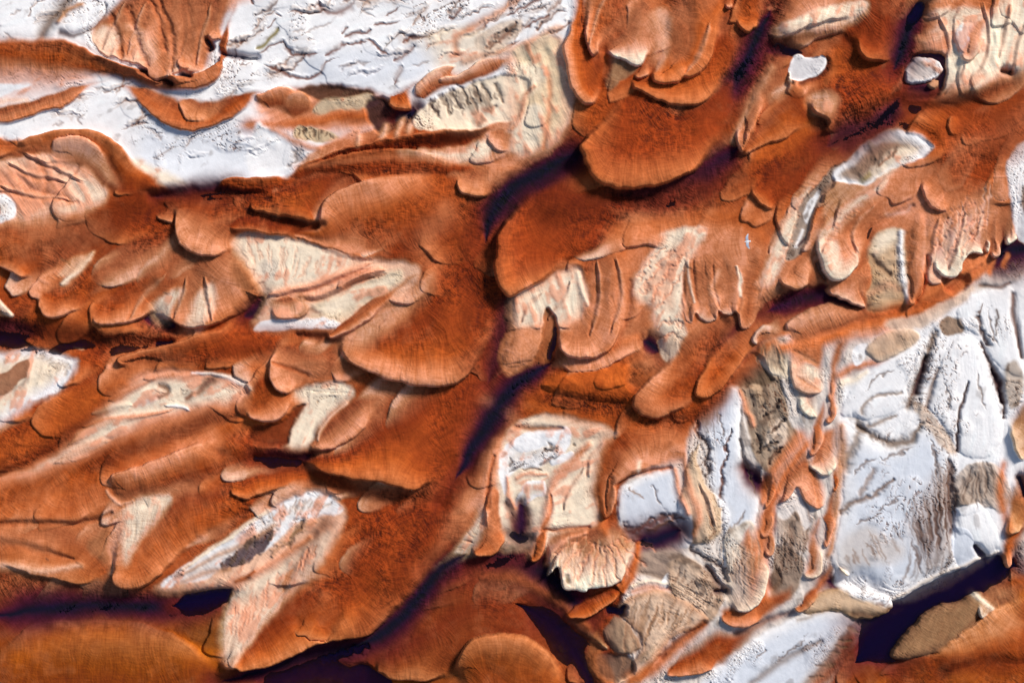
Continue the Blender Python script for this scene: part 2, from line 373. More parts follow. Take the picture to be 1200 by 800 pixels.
# fan shaped grey rock under the pear block
patch([(1112,590),(1118,565),(1128,548),(1150,540),(1172,548),(1186,575),(1184,588),(1176,600),(1160,596),(1140,602),(1125,606)], [(196,180,168),(176,156,140)], f=4, dz=.5, R=14, rel=.24, dirt=.4, rock=1, dir=70, label='grey fan-shaped rock with radiating ribs below the pear-shaped block')
patch([(1116,598),(1135,592),(1150,592),(1170,620),(1172,640),(1158,652),(1150,640),(1130,625),(1120,625)], 'WH', f=4, dz=.5, R=10, rel=.06, dirt=.25, rock=1, dir=80, label='white rock with a rounded foot beneath the grey fan')
patch([(1116,620),(1128,618),(1142,630),(1144,645),(1138,662),(1128,668),(1116,650)], 'BW', f=3, dz=.35, R=8, rel=.03, dirt=.05, rock=1, label='small smooth bluish slab at the bank of the dark pool')
gully([(1146,640),(1152,652),(1160,664)], [4,5,3], .9, 'DK')
stroke([(1050,702),(1085,684),(1115,668),(1150,656),(1172,648)], [3,3,3,3,2], (214,196,178), .8, dz=.25)

# --- centre right slabs
patch([(805,545),(822,520),(818,540),(830,570),(844,585),(848,610),(838,632),(820,636),(800,630),(795,600),(800,570)], [(196,168,138),(210,182,152)], f=5, dz=.5, R=12, rel=.12, dirt=.35, rock=.8, dir=80, name='rock_slab', label='cream fluted shoulder between the long white slab and the white flat')
stroke([(802,535),(806,570),(818,600),(812,625)], [4,5,6,4], 'PK', .8, dz=.2)
patch([(816,490),(828,470),(842,457),(858,455),(867,462),(868,485),(866,515),(872,545),(884,575),(888,598),(880,640),(868,668),(850,668),(846,640),(848,600),(842,590),(830,560),(830,530),(822,508)], ['WH','BW'], f=4, dz=.9, R=12, rel=.04, dirt=.22, rock=1, dir=88, label='long narrow white slab with a dark seam, standing beside the orange petals')
stroke([(856,505),(850,522),(852,535),(845,548),(848,560),(842,580)], [1.2,1.4,1.4,2.4,2.6,4], (112,66,48), .95, dz=-.25, wf=1.6)
stroke([(819,492),(820,508),(828,520),(830,535),(828,560)], [2,2.4,3,3,2], (96,74,66), .9, dz=-.25, wf=1.5)
stroke([(866,515),(872,545),(884,572)], [2,2.5,3], (100,84,78), .7, dz=-.25)
stroke([(850,628),(862,612),(870,600)], [2,2,1.4], (130,104,88), .8, dz=-.1, wf=1.5)
patch([(850,660),(846,630),(862,615),(880,610),(893,640),(890,690),(872,712),(860,708),(852,690)], [(212,196,178),(226,214,200)], f=6, dz=.4, R=10, rel=.14, dirt=.45, rock=1, dir=55)
patch([(868,455),(868,430),(880,412),(900,410),(912,430),(920,460),(925,495),(935,510),(920,530),(905,552),(890,545),(880,520),(874,495)], [(150,128,108),(158,136,116)], f=5, rel=.20, dirt=.55, rock=1, dir=70)
patch([(858,452),(868,430),(878,414),(890,418),(900,435),(908,448),(890,455)], (98,78,60), f=6, dirt=.3, op=.95, za=.3)
patch([(885,418),(892,402),(910,396),(925,410),(926,440),(912,440),(900,436)], ['CR',(214,190,158)], f=4, dz=.4, R=10, rel=.2, dirt=.35, rock=1, dir=80)
patch([(905,497),(918,488),(922,505),(920,520),(906,524),(896,520),(898,505)], (206,184,164), f=5, dz=.3, R=8, dirt=.4, rock=1)
patch([(880,455),(892,452),(898,470),(892,478),(882,470)], (180,150,122), f=4, dz=.3, R=8, rock=1)
stroke([(868,460),(874,480),(882,500)], [3,4,3], 'PK', .85, dz=.2)
for pts in ([(890,495),(905,480),(912,465)],[(896,510),(912,498),(922,486)],[(888,530),(902,522),(915,515)],[(900,545),(908,530),(920,524)],[(884,508),(890,520),(889,532)]):
    stroke(pts, 2.2, (92,74,64), .85, dz=-.3, wf=1.6, taper=(.3,.3))
gully([(874,550),(884,560),(893,572),(897,560)], [4,6,5,3], .1, (88,62,54), p=2.4)
patch([(915,590),(930,578),(945,590),(955,612),(948,640),(930,650),(915,640),(910,610)], [(206,184,168),(170,146,128)], f=5, dz=.3, R=12, rel=.2, dirt=.55, rock=1, dir=70)
patch([(910,640),(930,645),(942,660),(935,690),(915,705),(904,695),(905,665)], (146,124,108), f=5, rel=.2, dirt=.6, rock=1, dir=80)
stroke([(908,690),(914,680),(912,668)], [4,4,3], 'BR', .8, dz=-.3)

# --- white flat with the shadow at its foot painted dark
patch([(726,575),(740,566),(760,556),(788,550),(792,565),(803,590),(812,615),(808,640),(785,640),(762,630),(735,622),(725,605)], ['WH','BW'], f=4, dz=.35, R=10, rel=.04, dirt=.2, rock=1, dir=75, label='white flat cupped by orange sand, brown scrub line along its foot')
stroke([(735,618),(748,622),(760,612),(775,608),(785,606),(800,610)], [5,6,5,4,4,3], (118,82,64), .9, dz=-.3, wf=2.4)
stroke([(738,572),(748,580),(756,584)], [1.6,2.4,1.6], (150,122,104), .9, wf=1.5)
stroke([(760,622),(775,616),(788,612)], [3,3,2], (196,160,110), .9, dz=.2, wf=1)
gully([(745,633),(765,633),(785,628),(800,622)], [8,9,9,6], 1.6, 'DK', p=3.5)
patch([(748,650),(770,644),(800,648),(800,672),(780,682),(755,676),(740,668)], (158,134,118), f=8, rel=.18, dirt=.5, rock=1, dir=20, za=.6)
patch([(770,690),(778,676),(784,668),(788,678),(796,682),(788,687)], 'WH', f=2, dz=.2, R=5, dirt=.1, rock=1)
patch([(782,660),(805,652),(828,668),(845,690),(848,705),(835,725),(810,735),(790,720),(785,695)], [(176,146,122),(206,178,154)], f=6, dz=.3, R=16, rel=.26, dirt=.5, rock=1, dir=30, name='rock_mound', cat='rock mound', group=None, label='grey-tan rounded mound beside the small white flake')
stroke([(828,665),(840,682),(852,694)], [3,4,4], (96,70,64), .85, dz=-.4)
stroke([(810,642),(828,655),(845,668),(850,680)], [3,4,4,3], (100,76,68), .8, dz=-.3, wf=1.6)
gully([(838,692),(852,694)], [3,4], .5, 'DK')
patch([(725,715),(740,698),(770,690),(800,700),(830,722),(815,735),(790,745),(770,775),(750,800),(720,815),(722,790),(745,770),(752,750),(742,735)], [(196,152,122),(220,186,158)], f=6, dz=.3, R=14, rel=.24, dirt=.3, rock=.6, dir=130, name='sand_bank', cat='sand bank', group=None, label='pale fluted bank of sand running down to the bottom edge beside grey knobs')
patch([(710,735),(722,724),(735,728),(745,742),(750,758),(735,768),(722,764),(710,750)], [(150,122,102),(172,142,118)], f=4, dz=.3, R=10, rel=.18, dirt=.3, rock=.7, dir=60, name='rock_mound', cat='rock mound', group=None, label='grey-brown knob of rock next to the dark crevice')
patch([(700,770),(715,765),(740,772),(742,790),(715,800),(700,790)], (116,88,74), f=6, rel=.12, dirt=.4, rock=.7, za=.5)
gully([(672,742),(690,752),(706,758)], [7,8,5], 1.3, 'DK', p=3); gully([(715,716),(728,718),(734,712)], [5,5,3], 1.1, 'DK', p=3)
stroke([(662,720),(685,738),(700,750),(710,758)], [4,5,5,2], (196,156,124), .9, dz=.4)
stroke([(668,724),(690,742)], [4,4], 'GB', .6)

# --- orange dunes below the petals
lobe([(776,783),(782,792),(795,793),(830,788),(850,782)], [(900,745),(930,720),(905,715),(860,728),(835,727),(800,755)], ['RU','OR','PK'], H=.55, R=14, fade=(0,.4), label='smooth orange tongue pointing down between the pale bank and the long slab')
stroke([(865,740),(895,728),(930,716)], [7,7,4], 'DR', .6, dz=-.3)
stroke([(740,798),(770,780),(800,750),(825,730)], [8,9,8,5], 'OR', .85, dz=.05)
stroke([(775,770),(800,745),(825,728)], [3,4,4], 'DR', .6, dz=-.3)
lobe([(842,713),(843,722),(852,730),(868,733),(888,731),(905,722)], [(935,700),(930,680),(905,690),(860,700)], ['RU','OR','PK'], H=.5, R=8, fade=(0,.35), label='rounded orange foot at the base of the column of petals')
lobe([(930,706),(931,713),(938,716),(952,706),(966,694)], [(985,665),(972,650),(958,672)], ['OR','OR','PB'], H=.45, R=7, fade=(0,.4), label='slim orange tongue ending at the tan fluted spur')

# --- the orange petals hanging down among the rocks (low ones first)
stroke([(986,500),(984,560),(978,610),(972,650)], [6,6,5,5], 'PB', .95, dz=.15)
stroke([(895,700),(888,660),(900,600),(925,550),(945,520)], [9,9,9,8,6], 'OR', .95, dz=.15)
stroke([(902,690),(896,650),(905,610),(920,575)], [3,4,4,2], 'RU', .6, dz=-.1)
lobe([(979,655),(983,666),(990,675),(994,672),(986,658)], [(982,640),(976,642)], [(200,172,140),'CR'], H=.35, R=4)
lobe([(850,700),(856,710),(865,716),(878,715),(892,702),(900,680),(900,660),(895,640)], [(880,610),(868,622),(862,650)], ['OR','PK','CR'], H=.7, R=8, fade=(0,.25), label='broad petal of sand, pale on its rocky side, lowest of the hanging column')
patch([(850,698),(852,660),(862,640),(876,645),(878,680),(876,712),(860,712)], [(206,184,162),(226,208,190)], f=12, op=.75, rel=.12, dirt=.35, rock=.8, dir=60)
lobe([(893,636),(894,646),(900,652),(906,648),(910,636),(913,618)], [(914,596),(898,596),(891,618)], ['OR','PK','PB'], H=.3, R=6, fade=(0,.35), label='narrow orange petal overlapping the broad lowest one')
lobe([(890,612),(891,624),(896,629),(903,622),(909,606),(912,594)], [(912,572),(896,580)], ['OR','OR','PK'], H=.25, R=6, fade=(0,.3))
lobe([(939,662),(940,672),(947,678),(957,677),(964,667),(966,650),(964,630)], [(968,600),(952,605),(944,640)], ['PB','PK','CR'], H=.35, R=6, fade=(0,.35), label='drop-shaped pale petal hanging beside the hatched grey rock')
lobe([(961,622),(962,636),(967,642),(972,632),(980,612),(984,596)], [(985,560),(972,566),(962,596)], ['OR','OR','PK'], H=.3, R=6, fade=(0,.35), label='small orange petal above the drop-shaped pale one')
lobe([(974,562),(976,573),(980,575),(984,562),(986,545)], [(986,520),(978,530)], ['OR','OR'], H=.2, R=5, fade=(0,.35))
patch([(912,592),(922,582),(936,570),(942,580),(950,598),(952,612),(946,622),(938,612),(932,600),(922,608),(914,604)], (226,214,206), f=4, op=.95, dirt=.35, rel=.14, rock=.9, dir=70)
stroke([(940,580),(946,596),(950,612)], [1.5,2.5,2], (130,108,98), .7)
stroke([(893,588),(902,562),(920,534),(938,512)], [4,7,8,8], 'OR', .85, dz=.15)
lobe([(894,578),(894,590),(898,595),(904,587),(910,574),(918,558)], [(942,522),(932,524),(908,552)], ['RU','OR','OR'], H=.3, R=7, fade=(0,.45), label='long orange strip of sand curling down to the lower petals')
lobe([(910,568),(911,580),(915,588),(922,584),(929,577),(936,572),(940,581),(947,590),(957,597),(967,591),(971,579),(970,564)], [(962,548),(948,518),(936,526),(918,552)], ['OR','PK','PK'], H=.4, R=8, fade=(0,.35), label='two-lobed petal forked over a white cleft')
lobe([(945,534),(946,547),(957,554),(967,557),(977,553),(983,541),(985,522)], [(985,500),(968,498),(950,515)], ['OR','PK','CR'], H=.4, R=7, fade=(0,.35), label='cream-tipped petal midway down the column beside the largest block')
lobe([(945,516),(947,526),(950,532),(956,531),(963,523),(969,511),(973,498)], [(972,468),(960,464),(950,494)], ['OR','OR','PK'], H=.4, R=7, fade=(0,.35), label='plain orange petal above the cream-tipped one')
lobe([(929,457),(934,470),(940,482),(948,489),(955,491),(960,487),(962,466)], [(962,450),(940,448)], ['PB','CR','CR'], H=.3, R=7, fade=(0,.3), label='cream petal tucked below the wide creased one')
lobe([(921,398),(923,415),(926,436),(931,452),(940,461),(950,463),(960,462),(966,454),(967,436)], [(975,405),(978,378),(955,372),(930,382)], ['OR','PK','PL'], H=.4, R=8, fade=(0,.35), label='wide creased petal with a cream belly, top of the column')
patch([(942,425),(954,428),(962,442),(958,452),(948,446),(940,436)], 'CR', f=6, op=.85, rel=.08)
stroke([(934,440),(946,450),(960,458)], [2,3,2], 'PB', .7, dz=-.08); stroke([(930,410),(942,416),(956,424)], [2,3,2], 'PB', .6, dz=-.08)
lobe([(966,478),(968,491),(972,498),(977,494),(982,478),(984,455)], [(985,425),(972,420),(967,452)], ['OR','PK','PK'], H=.35, R=6, fade=(0,.35), label='narrow pointed petal hanging beside the wide creased one')
lobe([(966,450),(969,464),(973,468),(978,458),(984,440)], [(1000,402),(985,390),(970,412)], ['OR','PK','PK'], H=.3, R=6, fade=(0,.35), label='short pink petal over the narrow pointed one')
stroke([(984,440),(1000,430),(1025,425),(1050,410)], [6,6,5,4], 'OR', .8, dz=.2)
stroke([(986,448),(1000,446),(1015,436)], [5,5,3], 'CR', .8, dz=.1)
patch([(1000,412),(1010,402),(1018,404),(1012,422),(1002,428)], 'WH', f=3, rock=1)
patch([(1020,400),(1040,388),(1065,386),(1078,394),(1065,408),(1045,420),(1028,424),(1015,415)], [(206,178,152),(190,158,132)], f=5, dz=.3, R=10, rel=.12, dirt=.3, rock=.7, dir=70)

# right edge petals
lobe([(1172,640),(1180,664),(1186,664),(1196,640)], [(1240,600),(1240,560),(1185,580)], ['OR','OR','PK'], H=.5, R=7, label='pale orange petal at the frame edge above the pool end')
lobe([(1176,590),(1180,620),(1190,625),(1210,610)], [(1250,560),(1240,520),(1190,540)], ['OR',(214,170,124)], H=.5, R=7)
lobe([(1180,490),(1184,515),(1192,535),(1210,540)], [(1260,500),(1240,450),(1196,465)], ['PB',(222,186,150)], H=.5, R=7, label='cream petal at the frame edge level with the pear-shaped block')
stroke([(1176,545),(1174,580),(1186,640)], [5,6,6], 'OR', .8)
gully([(1196,560),(1202,580)], 5, .3, 'DK')

# =====================================================================================
# LOWER MIDDLE: brown dunes and the dark gully
patch([(520,700),(540,660),(580,640),(620,640),(660,660),(700,690),(700,770),(690,820),(500,820)], (120,58,30), f=20, op=.6, rock=0, rel=.05)
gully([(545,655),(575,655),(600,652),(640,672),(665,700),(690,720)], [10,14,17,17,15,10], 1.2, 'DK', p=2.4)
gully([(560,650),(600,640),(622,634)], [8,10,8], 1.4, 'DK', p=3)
lobe([(435,770),(440,780),(448,790),(462,796),(490,797),(515,795),(540,790)], [(620,780),(660,740),(640,700),(600,672),(560,668),(520,690),(480,730)], [(110,58,34),(132,68,34),(150,78,36)], H=.8, R=16, fade=(0,.35), label='broad brown dune rising out of the dark gully near the bottom edge')
stroke([(600,708),(630,722),(655,742),(680,778),(695,810)], [8,15,17,14,10], (84,26,30), .85, za=-.30, p=1.6, taper=(.3,0))
stroke([(560,672),(610,680),(650,702),(690,735)], [8,8,7,4], (150,80,46), .6, dz=.25)
lobe([(668,815),(664,795),(652,772),(640,758),(622,747),(600,741),(578,741),(556,748),(540,760),(532,774),(531,786),(540,815)], [(540,860),(660,860)], ['OR',(166,84,34),(166,84,34)], H=.9, R=16, fade=(0,.3), label='rounded oval dune cut off by the bottom edge, in front of the brown dune')
patch([(400,800),(420,778),(440,785),(460,800),(440,815)], 'DR', f=8, za=-.4)
patch([(690,790),(690,760),(700,740),(708,770),(720,800)], (150,90,58), f=8, op=.7)

# bottom left
patch([(-80,740),(0,745),(40,728),(100,722),(150,724),(200,718),(250,700),(268,720),(262,780),(300,800),(300,880),(-80,880)], 'GD', f=8, rock=0, rel=.05)
lobe([(-30,770),(0,753),(20,741),(45,731),(100,727),(140,729),(180,735),(215,748),(240,765),(256,782)], [(250,860),(-60,860)], ['GD',(150,76,14),(172,92,20)], H=.6, R=22, fade=(0,.3), label='golden brown dune swelling along the bottom edge under the dark channel')
patch([(205,735),(262,705),(266,720),(262,760),(240,760),(215,745)], (112,66,30), f=12, op=.8, rel=.08, dir=0)
gully([(-20,722),(40,716),(100,712),(150,712),(200,712),(240,702),(272,690)], [19,18,14,12,11,10,6], 1.1, 'DK', p=3)
gully([(200,712),(240,703),(272,690)], [4,8,5], 1.9, 'DK', p=3)
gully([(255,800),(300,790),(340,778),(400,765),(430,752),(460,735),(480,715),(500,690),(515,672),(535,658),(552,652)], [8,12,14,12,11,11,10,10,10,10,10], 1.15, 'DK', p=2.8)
stroke([(320,800),(380,790),(440,800)], [10,14,12], 'DR', .85, za=-.35)
stroke([(380,775),(410,765),(430,758)], [3,5,4], (80,30,30), .6, za=-.4, wf=2)

# ---------------- left side, lower
lobe([(-20,660),(20,668),(60,678),(100,684),(130,682)], [(140,660),(130,610),(60,600),(-40,600)], ['PK','OR',(176,92,36)], H=.3, R=18, fade=(0,.5))
patch([(100,640),(118,625),(134,608),(130,625),(128,650),(120,660)], (112,70,48), f=10, op=.8)
stroke([(-20,635),(20,638),(60,648),(85,655)], [7,6,4,2], 'DR', .5, dz=-.2)
stroke([(-20,660),(20,664),(50,667),(95,662)], [5,6,5,3], 'PL', .7, dz=.15)
stroke([(-20,612),(40,614),(90,612),(130,602)], [4,4,4,3], 'DR', .6, dz=-.25)
stroke([(90,659),(96,662)], 1.5, 'DK', .8); stroke([(54,654),(57,656)], 1, 'DK', .8)
# hollow with white ribs
patch([(185,690),(210,668),(250,645),(285,622),(312,600),(336,582),(365,574),(392,582),(404,600),(396,628),(376,655),(350,672),(320,690),(292,700),(262,690),(225,692)], ['PL','PL'], f=6, rel=.15, dirt=.3, rock=.6, dir=125, za=.5)
patch([(190,686),(212,664),(248,642),(284,619),(312,600),(336,584),(364,577),(390,584),(400,598),(372,606),(345,614),(326,632),(316,642),(290,652),(262,664),(236,680)], ['WH',(228,216,204)], f=5, rel=.17, dirt=.3, rock=1, dir=125)
patch([(258,660),(272,646),(292,632),(316,618),(320,628),(312,642),(294,654),(276,664),(262,668)], (98,80,82), f=4, dirt=.7, rel=.16, rock=1, dir=120, wf=1.6)  # shadowed inside of the hollow, painted dark grey
stroke([(215,672),(250,652),(290,634),(320,616)], [3,4,4,3], (188,140,108), .8, dz=.12)
stroke([(205,686),(228,676),(250,668),(268,668)], [4,5,5,3], (176,124,92), .8)
stroke([(214,666),(250,640),(286,617),(314,598)], [2,2.5,2.5,2], 'CR', .9, dz=.1)
stroke([(296,674),(312,662),(330,652),(345,642),(362,632)], [4,5,5,4,3], 'PK', .9, dz=.22)
stroke([(318,650),(332,636),(350,622),(372,612)], [3,3,3,2], 'PB', .8, dz=.15, wf=1.5)
stroke([(336,640),(346,622),(356,610)], [3,4,2], (120,100,88), .8, dz=-.2, wf=1.6)
for p_ in ([(320,626),(326,614),(330,600)],[(344,612),(350,600),(352,588)],[(372,606),(376,596)],[(296,642),(300,630)]):
    stroke(p_, 1.6, (140,120,108), .6, dz=-.1, wf=1.6)
stroke([(276,682),(288,677),(298,669)], [4,4,2], 'RU', .9, dz=.1)

lobe([(140,600),(130,640),(132,668),(134,680),(141,687),(150,689),(166,686),(182,678),(200,662),(235,634),(280,612)], [(330,575),(290,560),(210,570),(170,585)], ['OR','OR','OR',(190,100,52)], H=.7, R=12, fade=(0,.3), label='smooth orange tongue sweeping down beside the white-ribbed hollow')
patch([(144,650),(140,625),(146,600),(160,586),(185,580),(200,586),(178,610),(160,635),(150,655)], ['CR','CR'], f=7, op=.9, rel=.07, dir=100)
patch([(130,660),(124,640),(134,612),(146,605),(144,640),(138,658)], 'PK', f=6, op=.7)

# left bands
stroke([(-40,600),(20,590),(80,570),(130,545),(190,520),(250,500),(300,488)], [26,26,24,22,20,16,10], 'OR', .8)
stroke([(100,550),(150,530),(200,508),(250,492),(290,480)], [8,10,10,9,6], 'DR', .6, lean=-.12)
lobe([(123,574),(124,566),(130,556),(148,549),(175,541),(205,530),(240,515),(262,505)], [(310,505),(345,530),(330,555),(290,562),(220,575),(200,585),(165,590),(140,590)], ['RU','OR','PK'], H=.6, R=10, fade=(0,.45), label='wide rounded lobe with hatched orange top above the smooth tongue')
stroke([(124,574),(132,584),(142,590),(156,586)], [2,2,2,1], 'PL', .5, dz=.1)
# hollow with white and pink strips
patch([(-80,590),(-80,572),(0,556),(40,536),(72,516),(92,500),(112,480),(130,462),(150,446),(168,437),(200,432),(232,436),(262,441),(284,450),(290,466),(262,478),(225,487),(175,498),(132,520),(60,552),(0,568)], ['PK','CR'], f=6, rel=.13, dirt=.12, rock=.5, dir=160, za=.4)
for pts, w_, c_ in [([(76,522),(110,500),(150,490),(205,480)],4,'PL'),([(92,502),(125,490),(170,486),(212,477)],3,'PK'),([(165,445),(195,440),(235,440)],5,'PK'),([(125,470),(150,458),(185,440)],4,'PK'),([(105,486),(135,474),(158,474)],4,'CR'),([(190,474),(215,478),(224,483)],2,'WH'),([(60,545),(100,522),(130,516)],5,'PL')]:
    stroke(pts, w_, c_, .85, dz=.16, taper=(.2,.3))
stroke([(232,462),(240,452),(248,446)], [5,8,7], (110,66,58), .9, dz=-.15); stroke([(219,468),(224,464)], 4, (110,66,58), .9)  # small shadow spots painted brown
stroke([(184,452),(190,453),(194,460),(184,466)], [3,4,3,2], (112,88,80), .9, dz=-.2)
stroke([(160,474),(172,470),(180,466)], [3,5,4], (186,164,160), .7)
# upper-left hollow
stroke([(-40,560),(0,548),(40,525),(75,500),(110,470),(140,450)], [20,20,19,18,16,10], 'OR', .85, dz=.15)
stroke([(-30,560),(0,555),(45,532),(80,508),(95,500)], [4,5,6,6,3], 'DR', .7, lean=-.12)
patch([(-80,402),(-30,410),(0,412),(22,408),(45,407),(68,413),(91,425),(80,442),(62,458),(40,469),(18,485),(0,497),(-60,520)], ['WH','CR'], f=6, rel=.09, dirt=.15, rock=.7, dir=110, za=.4)
patch([(-30,440),(0,437),(18,426),(33,421),(33,438),(24,444),(18,455),(0,464),(-30,466)], [(150,104,80),(166,118,90)], f=3, dirt=.1, dz=.15)  # shadow lying in the hollow, painted as a brown patch
stroke([(18,458),(28,448),(35,438)], [3,3,2], (150,130,118), .7, wf=1.5)
patch([(35,468),(60,452),(84,434),(70,455),(45,468)], 'WH', f=5)
# dark band at left
stroke([(-40,382),(40,386),(100,395),(150,402),(200,400)], [18,18,15,11,6], 'DR', .85, dz=-.3)
gully([(-30,386),(10,386),(40,388)], [7,7,4], .35, 'DK', p=2); gully([(165,373),(180,371),(195,376),(205,384)], [4,6,5,3], .5, 'DK', p=2.4)
gully([(185,402),(200,400)], [4,3], .3, 'DK')
stroke([(84,406),(95,408)], [1,2], 'PL', .7)
lobe([(170,430),(152,433),(143,430),(138,424),(145,417),(165,411),(200,402),(235,390),(265,382),(290,378)], [(340,390),(330,420),(290,432),(240,436),(200,434)], ['OR','RU',(166,78,32)], H=.55, R=9, fade=(0,.45), label='dark orange tongue with a blunt tip above the striped pink hollow')
stroke([(225,437),(260,440),(285,450)], [2,2.5,3], 'WH', .7, dz=.12)

# ---------------- left middle fans
lobe([(-20,330),(0,352),(15,368),(-10,372)], [(-60,360),(-60,320)], ['PK','CR'], H=.3, R=8)
lobe([(45,340),(45,352),(49,364),(57,371),(75,370),(95,363),(106,357)], [(140,335),(195,290),(215,252),(160,262),(105,296),(70,325)], ['RU','OR','PK'], H=.45, R=9, fade=(0,.5), label='small blunt orange lobe between the triangular shadow and the fan')
stroke([(74,332),(88,318),(100,305),(106,296)], [2.5,4,4,2], 'CR', .9, dz=.2)
lobe([(108,356),(110,370),(116,378),(130,381),(150,377),(178,366),(184,360)], [(215,335),(250,300),(250,262),(205,268),(160,310),(125,340)], ['RU','OR','PK'], H=.45, R=10, fade=(0,.4), label='orange lobe with a rounded edge beside the cream-streaked fan')
lobe([(178,366),(186,372),(193,375),(200,376),(208,379),(215,383),(225,385),(240,384),(260,378),(280,368),(297,352),(306,340),(300,328),(292,312),(284,296),(279,286)], [(250,285),(220,290),(210,310),(195,340)], ['OR','PK','PK','OR'], H=.6, R=9, fade=(0,.35), label='hatched pink fan with two cream streaks and a ragged foot')
patch([(181,366),(180,355),(200,340),(215,338),(205,355),(196,372)], 'CR', f=8, op=.8, rel=.08, dir=110)
patch([(222,384),(226,365),(232,345),(248,332),(254,350),(246,368),(236,382)], 'CR', f=8, op=.8, rel=.08, dir=110)
patch([(272,300),(282,292),(296,318),(306,340),(292,345),(276,330)], (118,66,40), f=14, op=.75)  # painted shadow beneath the foot of the hatched fan
stroke([(180,330),(150,350),(130,362)], [6,6,3], 'DR', .35, dz=-.15)
gully([(285,372),(300,362),(312,350),(312,342)], [5,7,6,4], .8, 'DK', p=2.6)
lobe([(45,325),(30,325),(20,322),(0,314),(-20,306)], [(-40,260),(30,240),(110,245),(200,240),(190,270),(110,298),(70,315)], ['RU','OR','OR','PK'], H=.6, R=9, fade=(.0,.35), label='long orange tongue under the pink hollow, blunt end near the frame edge')
stroke([(60,275),(110,255),(160,238),(210,230)], [12,14,12,8], 'RU', .5, dz=-.1)
patch([(70,322),(80,305),(95,298),(108,294),(100,308),(86,320)], (214,168,134), f=6, op=.8)
stroke([(72,304),(80,308)], 2, 'BR', .8)
# pink hollow upper left
patch([(-80,200),(20,185),(60,178),(95,190),(112,208),(125,228),(108,241),(72,250),(40,256),(0,262),(-80,270)], ['PL','PK'], f=8, rel=.10, rock=.1, dir=60)
patch([(60,200),(90,205),(123,228),(106,240),(72,248),(88,235),(80,215)], 'CR', f=10, op=.75)
stroke([(20,205),(40,222),(60,230),(90,236)], [3,4,4,3], 'PK', .7, dz=-.15); stroke([(40,180),(52,205),(50,225)], [3,4,3], 'OR', .4, dz=-.12)
patch([(-20,226),(0,226),(12,232),(19,245),(16,256),(0,262),(-20,264)], ['WH',(190,170,152)], f=4, rel=.1, dirt=.45, rock=1)
patch([(140,190),(160,186),(180,196),(205,205),(220,216),(190,220),(160,216),(145,204)], 'CR', f=8, op=.85, dirt=.15, rel=.08)
# ridge lobes
stroke([(70,230),(110,180),(160,200),(190,225)], [2,2,2,2], 'OR', .2)
lobe([(12,178),(13,172),(24,165),(45,158),(70,153),(95,152),(120,157),(140,166),(152,180),(165,194),(190,203)], [(200,225),(150,235),(125,226),(100,200),(60,185),(30,182)], ['OR','OR','OR',(170,84,36)], H=.5, R=7, fade=(0,.3), label='arched orange ridge bordering the white flat')
lobe([(62,186),(60,176),(67,165),(80,161),(97,162),(112,170),(126,182),(140,196)], [(150,225),(120,225),(95,205),(72,195)], ['PK','PL','PK'], H=.35, R=8, fade=(0,.35), label='pale pink lobe lying inside the arched ridge')
lobe([(30,178),(15,182),(-10,186),(-30,180),(-30,160),(0,158),(20,163)], [(40,170)], ['OR','OR'], H=.3, R=7)
stroke([(130,190),(150,215),(175,225),(200,226)], [5,8,8,6], 'RU', .6, dz=-.1)

# ---------------- left centre: gully head and hatched fan
gully([(178,230),(205,227),(240,224),(275,221),(300,221)], [3,4,6,5,3], .4, 'DK', p=2.2)
stroke([(190,240),(240,232),(300,228),(350,240)], [6,8,8,6], 'DR', .6, dz=-.15)
lobe([(182,246),(186,256),(200,259),(208,258)], [(215,240),(195,236)], ['OR','PK'], H=.3, R=5)
lobe([(196,240),(200,246),(205,256),(207,272),(212,286),(225,295),(245,299),(260,298),(272,292),(281,284)], [(330,270),(340,245),(290,228),(230,228)], ['RU','OR','PK','PK'], H=.65, R=10, fade=(0,.4), label='hatched orange fan with a pink rounded foot under the purple channel')

# ---------------- hollow with the cream plate
patch([(276,284),(285,274),(310,272),(345,280),(385,292),(410,300),(440,304),(480,308),(495,318),(480,340),(445,356),(418,372),(396,384),(340,386),(300,382),(310,350),(308,338),(295,315)], ['PL','PL'], f=5, rel=.10, fin=.02, dirt=.1, rock=.3, dir=170, za=.5)
patch([(278,286),(286,275),(310,273),(345,281),(380,292),(409,300),(404,315),(385,325),(350,332),(325,338),(313,340),(304,326),(290,306)], ['CR','CR'], f=4, dz=.12, R=12, rel=.08, dirt=.15, rock=.8, dir=95)
patch([(302,312),(320,306),(326,318),(312,330)], (190,178,166), f=10, op=.6, dirt=.3)
patch([(362,368),(372,350),(392,336),(420,326),(448,318),(470,318),(468,334),(440,350),(416,366),(395,378),(376,376)], [(214,190,160),'CR'], f=5, rel=.12, dirt=.32, rock=.7, dir=155)
patch([(300,382),(315,374),(345,375),(380,374),(397,380),(385,386),(330,387),(300,388)], 'WH', f=4, rel=.05, rock=.8)
for pts, w_ in [([(313,346),(340,340),(365,334),(385,326),(410,318),(440,306)],4.5),([(350,348),(375,344),(400,336),(415,326),(440,318)],4),([(395,336),(425,322),(455,314)],4)]:
    stroke(pts, w_, 'PK', .85, dz=.3, taper=(.1,.2)); stroke([(x + 2, y + 5) for x, y in pts], 3, 'RU', .5, dz=-.15, taper=(.2,.2))
lobe([(308,356),(316,366),(328,374),(345,375),(356,371),(365,362),(368,352)], [(360,340),(335,344),(318,348)], ['PK','PL','PK'], H=.35, R=7, fade=(0,.2), label='small pink cup-shaped lobe in the cream hollow')
stroke([(352,370),(362,364),(372,366)], [4,5,3], (150,112,98), .8, dz=-.1)

# dark orange stream under the cream hollow
stroke([(200,412),(260,398),(310,390),(370,390),(410,392)], [9,12,10,9,8], 'RU', .55)
stroke([(350,394),(385,397),(400,402)], [4,6,5], 'DR', .85, dz=-.3)
